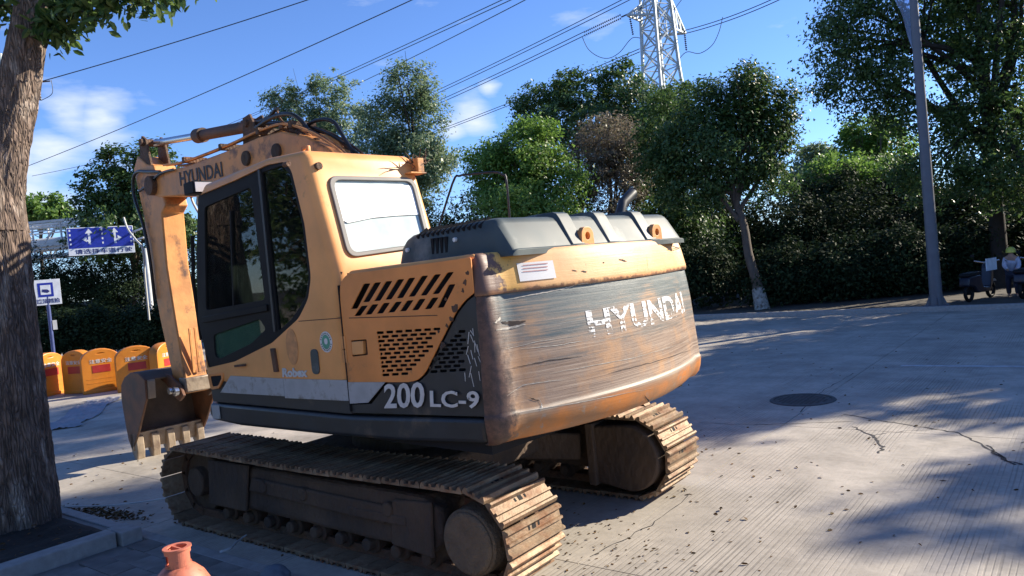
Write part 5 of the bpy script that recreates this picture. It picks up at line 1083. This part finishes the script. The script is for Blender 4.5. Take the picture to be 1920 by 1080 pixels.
for sx_, sy_ in cs:
    for a, b_ in zip(lv, lv[1:]): mb.bar(pv(sx_*half(a), sy_*half(a), a), pv(sx_*half(b_), sy_*half(b_), b_), .26 if a < 26 else .2)
legs = mb.build('leg', M['galv'], PY, smooth=0)
mb = MB()
for a, b_ in zip(lv, lv[1:]):
    for i in range(4):
        c0, c1 = cs[i], cs[(i+1) % 4]
        P0 = pv(c0[0]*half(a), c0[1]*half(a), a); P1 = pv(c1[0]*half(b_), c1[1]*half(b_), b_); Q0 = pv(c1[0]*half(a), c1[1]*half(a), a); Q1 = pv(c0[0]*half(b_), c0[1]*half(b_), b_)
        mb.bar(P0, P1, .11); mb.bar(Q0, Q1, .11); mb.bar(Q1, P1, .09)
mb.build('bracing', M['galv'], PY, smooth=0)
def arm(zb, zt_, reach, sg, nm='cross_arm'):
    mb = MB(); tip = pv(sg*reach, 0, zb+.05)
    for sy_ in (-1, 1):
        A = pv(sg*half(zb), sy_*half(zb), zb); B = pv(sg*half(zt_), sy_*half(zt_), zt_); mb.bar(A, tip, .17); mb.bar(B, tip, .17); mb.bar(A, B, .12)
        for t in (.3, .6): mb.bar(A.lerp(tip, t), B.lerp(tip, t), .09); mb.bar(A.lerp(tip, t), B.lerp(tip, t-.3), .08)
    for t in (0, .3, .6): mb.bar(pv(sg*half(zb), -half(zb), zb).lerp(tip, t), pv(sg*half(zb), half(zb), zb).lerp(tip, t), .09)
    mb.build(nm, M['galv'], PY, smooth=0); return PB+tip
zt_ = at(1241, 30, PD).z
tipR = arm(at(1300, 48, PD).z-.3, at(1235, 0, PD).z, 3.6, 1); tipL = arm(at(1170, 30, PD).z-.6, at(1235, 5, PD).z, 3.6, -1)
arm(31, 33, 4.6, 1); arm(31, 33, 4.6, -1)
def wire(label, a, b_, sag=.3, r=.03, n=14, name='power_line', tw_=0.0, group='power lines'):
    a = Vector(a); b_ = Vector(b_); root = None
    pts = [a.lerp(b_, k/n)-Vector((0, 0, 4*sag*(k/n)*(1-k/n))) for k in range(n+1)]
    mb = MB(); mb.tube(pts, r, n=6)
    if tw_: mb.tube([p+Vector((0, 0, tw_)) for p in pts], r, n=6)
    o_ = mb.build(name, M['wire'], None); tag(o_, label, 'power line', group); return o_
W_ = wire
W_('single thin wire crossing the top left sky from the insulator', at(80, 152, 41), at(600, -8, 40), .1, .028)
W_('lower wire of the top left sky passing just under a second strand', at(40, 316, 110), at(820, -22, 62), .4, .045)
W_('upper strand of the three that leave the top edge left of centre', at(420, 240, 150), at(975, -8, 66), .2, .042, tw_=.35)
W_('lower strand of the three that leave the top edge left of centre', at(600, 190, 118), at(1000, -8, 66), .2, .042)
W_('upper double conductor running left from the pylon top', at(700, 228, 120), at(1200, -10, 74), .3, .045, tw_=.38)
e_ = at(1095, 67, 77)
W_('double conductor carrying on left from the long insulator string', at(640, 270, 130), e_, .4, .045, tw_=.38)
W_('low double conductor leaving the pylon waist to the left', at(700, 290, 130), at(1200, 97, 76), .4, .045, tw_=.3)
W_('double conductor leaving the right pylon arm towards the top edge', tipR, at(1490, -14, 66), .3, .045, tw_=.32)
W_('short wire leaving the pylon top at the upper right', at(1262, 20, PD), at(1285, -10, 70), .02, .03)
W_('pale wire behind the sign tree at the far left', at(60, 330, 80), at(200, 300, 80), .05, .025)
# insulators
def string(label, a, b_, r=.13, n=16, jum=None, double=False):
    a = Vector(a); b_ = Vector(b_); root = empty('insulator_string', a); tag(root, label, 'insulator', 'insulator strings on the pylon')
    d = b_-a
    for off_ in ((0, .35) if double else (0,)):
        o3 = Vector((0, 0, off_)); mb = MB()
        for k in range(n):
            p = d*((k+.5)/n)+o3; mb.cyl(p-d.normalized()*.03, p+d.normalized()*.05, r, r*.45, n=8)
        mb.cyl(o3, d+o3, .03, n=6); mb.build('disc_string', M['insul'], root)
    return root
string('long twin insulator string stretched left from the pylon arm', at(1165, 34, 76), e_, .15, 20, double=True)
a = at(1180, 27, 75); b_ = at(1187, 66, 75); string('hanging insulator under the left pylon arm', a, b_, .13, 10)
a = at(1283, 58, 75); b_ = at(1287, 95, 75); string('hanging insulator under the right pylon arm', a, b_, .13, 10)
W_('linking bar from the pylon body to the twin insulator string', at(1205, 14, 75), at(1165, 32, 76), 0, .08)
def loopw(label, lst, D, r=.035):
    pts = smooth_path([at(px, py, D) for px, py in lst], 5); o_ = MB().tube(pts, r, n=6).build('jumper_wire', M['wire'], None); tag(o_, label, 'wire', 'jumper wires at the pylon')
loopw('jumper wire sagging in a loop left of the pylon', [(1092, 70), (1103, 92), (1122, 106), (1142, 109), (1162, 98), (1180, 76), (1190, 70), (1206, 73)], 75.5)
loopw('jumper wire hanging in a curve right of the pylon', [(1355, 32), (1348, 60), (1335, 85), (1312, 100), (1290, 97), (1278, 105), (1270, 118)], 75.5)
# ------------------------------------------------------------------ left background
UP = at(22, 300, 41); up = empty('utility_pole', (UP.x, UP.y, 0)); tag(up, 'utility pole hidden behind the big trunk with its cross bar and insulator showing', 'utility pole')
topz = at(28, 100, 41).z; MB().tube([(0, 0, 0), (0, 0, topz)], [.17, .11], n=14).build('pole', M['galv'], up)
q = at(94, 152, 41)-Vector((UP.x, UP.y, 0)); MB().bar((0, 0, q.z-.05), q, .06).build('cross_bar', M['rust'], up)
q2 = at(72, 162, 41)-Vector((UP.x, UP.y, 0)); q3 = at(76, 188, 41)-Vector((UP.x, UP.y, 0)); mb = MB(); mb.cyl(q2, q3, .045, n=8)
for k in range(6): p = q2.lerp(q3, k/5); mb.cyl(p, p+Vector((0, 0, .04)), .08, n=8)
mb.build('insulator', M['insul'], up); MB().tube(smooth_path([at(96, 150, 41)-Vector((UP.x, UP.y, 0)), at(98, 175, 41)-Vector((UP.x, UP.y, 0)), at(78, 188, 41)-Vector((UP.x, UP.y, 0))], 5), .018, n=5).build('jumper', M['wire'], up)
# lane sign
def frame_at(px, py, D, turn=0):
    c = at(px, py, D); f = Vector(CAM)-c; f.z = 0; a_ = math.atan2(f.y, f.x)+turn; return c, a_
c, a_ = frame_at(190, 451, 38, .12)
ls = empty('lane_sign', (c.x, c.y, 0), a_+math.pi/2); tag(ls, 'blue overhead lane sign with two white arrows and a white strip of characters', 'road sign')
Wd, Ht = 2.95, 1.38; zc = c.z
MB().box(-Wd/2, Wd/2, -.02, .03, zc-Ht/2, zc+Ht/2).build('sign_board', M['signwhite'], ls, bevel=.01)
fy = -.024
def flat(nm, pts, y, m_, par, th=.004):
    return MB().prism(pts, y-th, y).build(nm, m_, par, smooth=0)
flat('blue_field', [(-Wd/2+.04, zc-Ht/2+.36), (Wd/2-.04, zc-Ht/2+.36), (Wd/2-.04, zc+Ht/2-.04), (-Wd/2+.04, zc+Ht/2-.04)], fy, M['blue'], ls)
def arrow(cx, cz, sg):
    flat('arrow', [(cx-.05, cz-.38), (cx+.05, cz-.38), (cx+.05, cz+.18), (cx-.05, cz+.18)], fy-.006, M['signwhite'], ls)
    flat('arrow_head', [(cx-.17, cz+.16), (cx+.17, cz+.16), (cx, cz+.40)], fy-.006, M['signwhite'], ls)
    flat('arrow_branch', [(cx+sg*.05, cz-.26), (cx+sg*.14, cz-.20), (cx+sg*.16, cz-.12), (cx+sg*.05, cz-.16)], fy-.006, M['signwhite'], ls)
    flat('arrow_head', [(cx+sg*.12, cz-.27), (cx+sg*.12, cz+.02), (cx+sg*.31, cz-.12)], fy-.006, M['signwhite'], ls)
arrow(-.52, zc+.22, -1); arrow(.62, zc+.22, 1)
for x in (-Wd/2+.13, .06, Wd/2-.13):
    for k in range(4): z = zc+.56-k*.22; flat('dash', [(x-.035, z-.06), (x+.035, z-.06), (x+.035, z+.04), (x-.035, z+.04)], fy-.006, M['signwhite'], ls)
me_ = text_fit('请选择车道行驶', (-Wd/2+.28, fy, zc-Ht/2+.07), (Wd/2-.12, fy, zc-Ht/2+.07), (-Wd/2+.28, fy, zc-Ht/2+.31), .004, .012); finish('lettering', me_, M['signtext'], ls, smooth=0)
inv = ls.matrix_world
def to_local(p): return Matrix.Rotation(-(a_+math.pi/2), 4, 'Z') @ (Vector(p)-Vector((c.x, c.y, 0)))
bp_ = to_local(at(290, 640, 37.4)); tp_ = to_local(at(268, 470, 37.4)); bp_.z = 0
MB().cyl(bp_, (bp_.x, bp_.y, tp_.z+.1), .13, .11, n=16).build('pole', M['palegrey'], ls); MB().bar((bp_.x, bp_.y, zc-.1), (Wd/2-.03, .06, zc-.1), .08).bar((bp_.x, bp_.y, zc+.35), (Wd/2-.03, .06, zc+.35), .08).build('bracket_arm', M['palegrey'], ls)
# camera warning sign
c, a_ = frame_at(88, 548, 24, .05); s2 = empty('camera_sign', (c.x, c.y, 0), a_+math.pi/2); tag(s2, 'small white sign with a blue camera symbol and black characters on a blue pole', 'road sign')
zc = c.z; Wd, Ht = .76, .80
MB().box(-Wd/2, Wd/2, 0, .02, zc-Ht/2, zc+Ht/2).build('sign_board', M['signwhite'], s2, bevel=.004)
flat('blue_square', [(-.24, zc-.14), (.18, zc-.14), (.18, zc+.30), (-.24, zc+.30)], -.001, M['blue'], s2)
flat('white_square', [(-.17, zc-.07), (.11, zc-.07), (.11, zc+.23), (-.17, zc+.23)], -.006, M['signwhite'], s2)
flat('camera_symbol', [(-.13, zc+.02), (.02, zc-.02), (.08, zc+.03), (.02, zc+.09), (-.12, zc+.10)], -.011, M['signtext'], s2)
me_ = text_fit('违法抓拍', (-.30, -.002, zc-.35), (.32, -.002, zc-.35), (-.30, -.002, zc-.20), .004, .02); finish('lettering', me_, M['signtext'], s2, smooth=0)
MB().cyl((0, .05, -.0), (0, .05, zc-.1), .055, n=14).build('pole', M['bluepole'], s2); MB().box(.06, .18, .0, .06, zc-1.2, zc-.9).build('junction_box', M['palegrey'], s2)
# pipe bridge
A = at(-40, 420, 46); Bq = at(222, 432, 46); zt0 = A.z; pb = empty('pipe_bridge', (A.x, A.y, 0)); tag(pb, 'white steel pipe bridge with trusses and a fat pipe crossing behind the trunk', 'bridge')
dv = Bq-A; dv.z = 0; Lb = dv.length; ux = dv.normalized(); vx = Vector((-ux.y, ux.x, 0))
def pbp(s, t, z): return ux*s+vx*t+Vector((0, 0, z))
zT, zM, zB = at(90, 415, 46).z, at(90, 452, 46).z, at(90, 480, 46).z
mb = MB()
for t in (0, 1.6):
    for z, w_ in ((zT, .14), (zT-.55, .08), (zM-.25, .10), (zB, .2), (zB+.45, .10)): mb.bar(pbp(-3, t, z), pbp(Lb+.8, t, z), w_)
    n = 6
    for k in range(n+1): s_ = -2+(Lb+2)*k/n; mb.bar(pbp(s_, t, zB), pbp(s_, t, zT), .09); 
    for k in range(n): s_ = -2+(Lb+2)*k/n; s2_ = -2+(Lb+2)*(k+1)/n; mb.bar(pbp(s_, t, zB if k % 2 else zT), pbp(s2_, t, zT if k % 2 else zB), .06)
mb.build('truss', M['palegrey'], pb, smooth=0)
MB().cyl(pbp(-3, .8, zB+.8), pbp(Lb+.6, .8, zB+.8), .36, n=24).build('pipe', M['palegrey'], pb); MB().cyl(pbp(-3, .5, zT-.3), pbp(Lb+.6, .5, zT-.3), .09, n=10).build('pipe', M['palegrey'], pb)
for s_ in (-2.5, Lb+.5): MB().bar(pbp(s_, .8, 0), pbp(s_, .8, zB), .4).build('support_column', M['palegrey'], pb, smooth=0)
# orange barriers
BH = 1.06
def barrier(px, py, w_, turn, label, first=False):
    p = gr(px, py); f = Vector(CAM)-p; a_ = math.atan2(f.y, f.x)+turn+math.pi/2
    root = empty('water_barrier', (p.x, p.y, 0), a_); tag(root, label, 'barrier', 'orange water filled road barriers')
    h = w_/2; pr = [(-h, .0), (h, .0), (h, .10), (h, .80)]+[(h*math.cos(t), .80+(BH-.80)*math.sin(t)) for t in np.linspace(.25, math.pi-.25, 12)]+[(-h, .80), (-h, .10)]
    hole = [(.11*math.cos(t), .965+.026*math.sin(t)) for t in np.linspace(0, 2*math.pi, 15)[:-1]]
    me_ = curve_mesh([pr, hole], .20, .02); me_.transform(Matrix(((1, 0, 0, 0), (0, 0, -1, .12), (0, 1, 0, 0), (0, 0, 0, 1)))); bd = finish('body', me_, M['barrier'], root, smooth=40)
    MB().box(-h*.98, h*.98, -.03, .30, 0, .09).build('foot', M['barrier'], root, bevel=.02)
    MB().prism([(-.20, .50), (.20, .50), (.20, .68), (-.20, .68)], -.006, -.001).build('red_panel', M['red'], root, smooth=0)
    me_ = text_fit('注意安全', (-.25, -.003, .73), (.25, -.003, .73), (-.25, -.003, .83), .004, .01); finish('lettering', me_, M['decal'], root, smooth=0)
    for z in (.24, .34): MB().box(-h*.8, h*.8, -.004, .004, z, z+.02).build('rib', M['barrier'], root, smooth=0)
barrier(102, 741, .80, .75, 'leftmost orange water barrier next to the trunk turned away')
barrier(144, 738, .80, -.85, 'second orange water barrier from the left turned edge on')
barrier(195, 735, .84, .12, 'middle orange water barrier facing the camera')
barrier(262, 731, .90, .10, 'tallest looking orange water barrier just left of the bucket top')
barrier(322, 722, .84, .95, 'orange water barrier half hidden by the arm')
# tarp on the road
p = gr(160, 773); b2 = bmesh.new(); bmesh.ops.create_grid(b2, x_segments=70, y_segments=40, size=1)
for v in b2.verts: q = Vector((v.co.x*2.0, v.co.y*.34+.25*noise.noise(Vector((v.co.x*2, 3, 0))), 0)); v.co = Vector((q.x, q.y, .008+.05*abs(noise.noise(Vector((q.x*2.3, q.y*7, 1))))+.03*abs(noise.noise(q*11))))
me_ = bpy.data.meshes.new('tarp'); b2.to_mesh(me_); b2.free(); tp = finish('tarp', me_, M['tarp'], None, smooth=180); tp.location = p; tp.rotation_euler.z = rad(-58+25); tag(tp, 'crumpled grey tarpaulin lying on the road before the barriers', 'tarpaulin')
# ------------------------------------------------------------------ right background: scooters and a rider
def scooter(label, px, py, D, turn, board=False, s=1.0):
    p = gr(px, py, .12); f = Vector(CAM)-p; a_ = math.atan2(f.y, f.x)+turn+math.pi/2
    root = empty('scooter', (p.x, p.y, .12), a_); tag(root, label, 'scooter', 'parked scooters by the far hedge')
    for x in (-.6, .62): 
        mb = MB(); mb.tube([(x+.20*math.cos(t), 0, .24+.20*math.sin(t)) for t in np.linspace(0, 2*math.pi, 20)], .045, n=8, cap=False); mb.cyl((x, -.05, .24), (x, .05, .24), .06, n=12); mb.build('wheel', M['black'], root)
    MB().prism(rounded([(-.85, .42), (-.80, .66), (-.15, .70), (-.05, .38), (.35, .32), (.45, .85), (.55, .95), (.62, .90), (.55, .45), (.35, .22), (-.35, .22), (-.5, .40)], .05, 2), -.13, .13).build('body', M['scooter'], root, bevel=.03)
    MB().prism(rounded([(-.82, .67), (-.10, .70), (-.12, .78), (-.80, .76)], .03, 2), -.13, .13).build('seat', M['black'], root, bevel=.02)
    MB().tube([(.52, -.32, 1.02), (.54, -.1, .97), (.54, .1, .97), (.52, .32, 1.02)], .02).cyl((.62, 0, .3), (.50, 0, 1.0), .03).build('handlebar', M['steel'], root)
    for y in (-.30, .30): MB().tube([(.52, y, 1.0), (.50, y*1.15, 1.15)], .008).box(.48, .50, y*1.15-.05, y*1.15+.05, 1.13, 1.2).build('mirror', M['black'], root)
    MB().prism([(.50, .44), (.86, .44), (.80, .50), (.55, .52)], -.07, .07).build('fender', M['palegrey'], root, bevel=.01)
    MB().cyl((.60, 0, .84), (.67, 0, .84), .07, n=14).build('headlight', M['steel'], root)
    if board: MB().box(-.28, .30, -.34, -.32, .78, 1.10).build('white_board', M['signwhite'], root, smooth=0)
    return root
scooter('dark parked scooter with a white board on it right of the lamp post', 1838, 562, 21, 1.15, True)
scooter('dark scooter beside the helmeted person cut by the right edge', 1932, 556, 21, 1.3)
# person
p = gr(1901, 556, .12); f = Vector(CAM)-p; a_ = math.atan2(f.y, f.x)
pr_ = empty('person', (p.x, p.y, .12), a_); pr_.scale = (.84, .84, .84); tag(pr_, 'person in a yellow helmet, pale top and dark trousers bending by the scooter', 'person')
def skin(verts, edges, radii, m_, name, par):
    me_ = bpy.data.meshes.new(name); me_.from_pydata(verts, edges, []); o_ = bpy.data.objects.new(name, me_); C.objects.link(o_)
    o_.modifiers.new('s', 'SKIN'); sv = me_.skin_vertices[0].data
    for v, r in zip(sv, radii): v.radius = (r, r)
    sv[0].use_root = True; o_.modifiers.new('ss', 'SUBSURF').levels = 1; me2 = baked(o_); bpy.data.objects.remove(o_); me2.materials.clear(); return finish(name, me2, m_, par, smooth=180)
hs = .92
V = [(0,0,.86),(.05,0,1.05),(.14,0,1.25),(.20,0,1.38),(.24,0,1.46),(.27,0,1.56),(.14,.17,1.34),(.22,.22,1.10),(.36,.14,.95),(.42,.12,.92),(.14,-.17,1.34),(.24,-.22,1.10),(.38,-.12,.96),(.44,-.1,.93),(0,.10,.82),(.05,.12,.46),(0,.12,.08),(.14,.12,.04),(0,-.10,.82),(-.03,-.13,.46),(-.10,-.13,.08),(.04,-.13,.04)]
V = [(x*hs, y*hs, z*hs) for x, y, z in V]
E_ = [(0,1),(1,2),(2,3),(3,4),(4,5),(3,6),(6,7),(7,8),(8,9),(3,10),(10,11),(11,12),(12,13),(0,14),(14,15),(15,16),(16,17),(0,18),(18,19),(19,20),(20,21)]
Rr = [.15,.14,.16,.11,.055,.095,.07,.05,.04,.035,.07,.05,.04,.035,.10,.07,.05,.04,.10,.07,.05,.04]
skin(V, E_, Rr, M['skin'], 'body', pr_)
iv = [0,1,2,3,6,7,8,10,11,12]; mpv = {i: k for k, i in enumerate(iv)}; skin([V[i] for i in iv], [(mpv[a], mpv[b_]) for a, b_ in E_ if a in mpv and b_ in mpv], [Rr[i]+.022 for i in iv], M['jacket'], 'jacket', pr_)
iv = [0,14,15,16,18,19,20]; mpv = {i: k for k, i in enumerate(iv)}; skin([V[i] for i in iv], [(mpv[a], mpv[b_]) for a, b_ in E_ if a in mpv and b_ in mpv], [Rr[i]+.02 for i in iv], M['trousers'], 'trousers', pr_)
hd = Vector(V[5]); MB().lathe([(.002, .15), (.07, .135), (.115, .09), (.135, .02), (.135, -.02), (.15, -.035), (.13, -.03)], hd+Vector((0, 0, .02)), 20).build('helmet', M['helmet'], pr_)
# ------------------------------------------------------------------ foreground things
gc = at(337, 1076, 3.8); gsh = gc.z; print('gas', gc)
gr_ = .150; HT = gsh+.02
gas = empty('gas_cylinder', (gc.x, gc.y, .035)); tag(gas, 'faded red gas cylinder with a collar round its valve in the bottom left foreground', 'gas cylinder')
sh = max(.42, gc.z-.035)
MB().lathe([(.12, .03), (.145, .06), (gr_, .10), (gr_, sh-.10), (.141, sh-.05), (.117, sh-.005), (.080, sh+.033), (.055, sh+.05), (.0, sh+.052)], n=48).build('body', M['gas'], gas)
MB().lathe([(.11, 0), (.125, 0), (.125, .06), (.11, .06), (.11, 0)], n=32).build('foot_ring', M['gas'], gas)
mb = MB(); nn_ = 40; cr_r = .062; zc0, zc1 = sh+.035, sh+.13
for k in range(nn_):
    t0_, t1_ = 2*math.pi*k/nn_, 2*math.pi*(k+1)/nn_; win = (k % 20) in (4, 5, 6, 7, 8, 9, 10, 11)
    for za, zb_ in (((zc0, zc0+.022), (zc1-.022, zc1)) if win else ((zc0, zc1),)):
        q = [(r*math.cos(t), r*math.sin(t), z) for z in (za, zb_) for t in (t0_, t1_) for r in (cr_r, cr_r-.006)]
        v_ = [mb.bm.verts.new(x) for x in q]
        for f_ in ((0, 2, 6, 4), (1, 5, 7, 3), (4, 6, 7, 5), (0, 1, 3, 2)): mb.bm.faces.new([v_[i] for i in f_])
mb.lathe([(cr_r-.016, zc1), (cr_r+.006, zc1), (cr_r+.006, zc1+.008), (cr_r-.016, zc1+.008), (cr_r-.016, zc1)], n=40)
mb.build('collar', M['gas'], gas, smooth=30); MB().cyl((0, 0, sh+.04), (0, 0, sh+.115), .010, n=12).cyl((0, 0, sh+.105), (0, 0, sh+.115), .016, n=10).cyl((0, 0, sh+.09), (.04, 0, sh+.09), .01, n=8).bar((-.05, 0, zc1+.003), (.05, 0, zc1+.003), .009, .005).build('valve', M['gas'], gas)
q = gr(518, 1092, .04); b2 = bmesh.new(); bmesh.ops.create_icosphere(b2, subdivisions=4, radius=1)
for v in b2.verts:
    n_ = noise.noise(v.co*2.5)*.12+noise.noise(v.co*6)*.05; v.co = Vector((v.co.x*.13, v.co.y*.10, max(v.co.z, -.3)*.10))*(1+n_)
me_ = bpy.data.meshes.new('cloth'); b2.to_mesh(me_); b2.free(); cl = finish('cloth_bundle', me_, M['bluecloth'], None, smooth=180); cl.location = (q.x, q.y, .07); tag(cl, 'small blue grey rounded bundle on the pavement at the bottom edge beside the gas cylinder', 'bundle')
mb = MB(); pts = [gr(120, 950, .06), gr(200, 948, .03), gr(260, 942, .03), gr(312, 934, .10)]
o_ = MB().tube(smooth_path(pts, 4), .009, n=8).build('steel_rod', M['palegrey'], None); tag(o_, 'thin pale rod leaning to the front of the near track', 'rod')
o_ = MB().tube(smooth_path([gr(412, 1036, .05), gr(432, 1028, .06), (gr(445, 1015, .05)), gr(462, 1003, .06)], 4), [.014]*5+[.010]*4+[.007]*4, n=8).build('twig', M['stripe'], None); tag(o_, 'pale peeled twig beside the near track', 'twig')
# dead leaves and grit
def litter(name, label, n, pick, size, zz_=.004, seed=2):
    rng = np.random.default_rng(seed); P = pick(rng, n); P = np.concatenate([P, np.full((len(P), 1), zz_)], 1); D_ = rng.normal(size=(len(P), 3)); D_[:, 2] *= .15
    V_ = broad_leaves(P, D_, size, rng); V_[:, 2] = np.maximum(V_[:, 2], zz_-.001)*1.0; me_ = quads(name, V_, None); o_ = finish(name, me_, leaf_mat(name+'_leaf', [(.05, .03, .018), (.10, .055, .025), (.16, .085, .03), (.10, .08, .04)], .1), None, smooth=0); tag(o_, label, 'dead leaves', kind='stuff'); return o_
def pk1(rng, n):
    t = rng.uniform(size=n)**.8; a = np.array(gr(115, 955)[:2]); b_ = np.array(gr(250, 970)[:2]); return a+(b_-a)*t[:, None]+rng.normal(size=(n, 2))*np.array([.16, .07])
litter('leaf_drift', 'drift of brown dead leaves gathered by the kerb near the trunk', 420, pk1, .05)
def pk5(rng, n): return np.array(gr(1400, 920)[:2])+rng.normal(size=(n, 2))*np.array([.9, 1.1])
litter('blown_leaves', 'brown leaf bits blown over the sunlit concrete behind the excavator', 55, pk5, .05, seed=9)
def pk2(rng, n): return np.stack([rng.uniform(-7, 8, n), -14*rng.uniform(size=n)**1.6+1.5], 1)
litter('scattered_leaves', 'dead leaves scattered over the concrete road', 520, pk2, .045, seed=4)
def pk3(rng, n): return np.array(gr(1110, 1020)[:2])+rng.normal(size=(n, 2))*np.array([.5, .35])
litter('leaf_crumbs', 'small leaf crumbs on the road behind the near track', 160, pk3, .03, seed=6)
def pk4(rng, n): return np.stack([rng.uniform(2.1, 5.2, n), rng.uniform(2.0, 4.2, n)], 1)
litter('pit_leaves', 'dead leaves on the dark soil of the tree pit', 260, pk4, .05, .13, seed=8)
# clean up helper leftovers: nothing hidden stays in the scene
for o_ in list(C.objects):
    if o_.name.startswith(('tmp', 'cut.')) or o_.name == 'cut': bpy.data.objects.remove(o_)
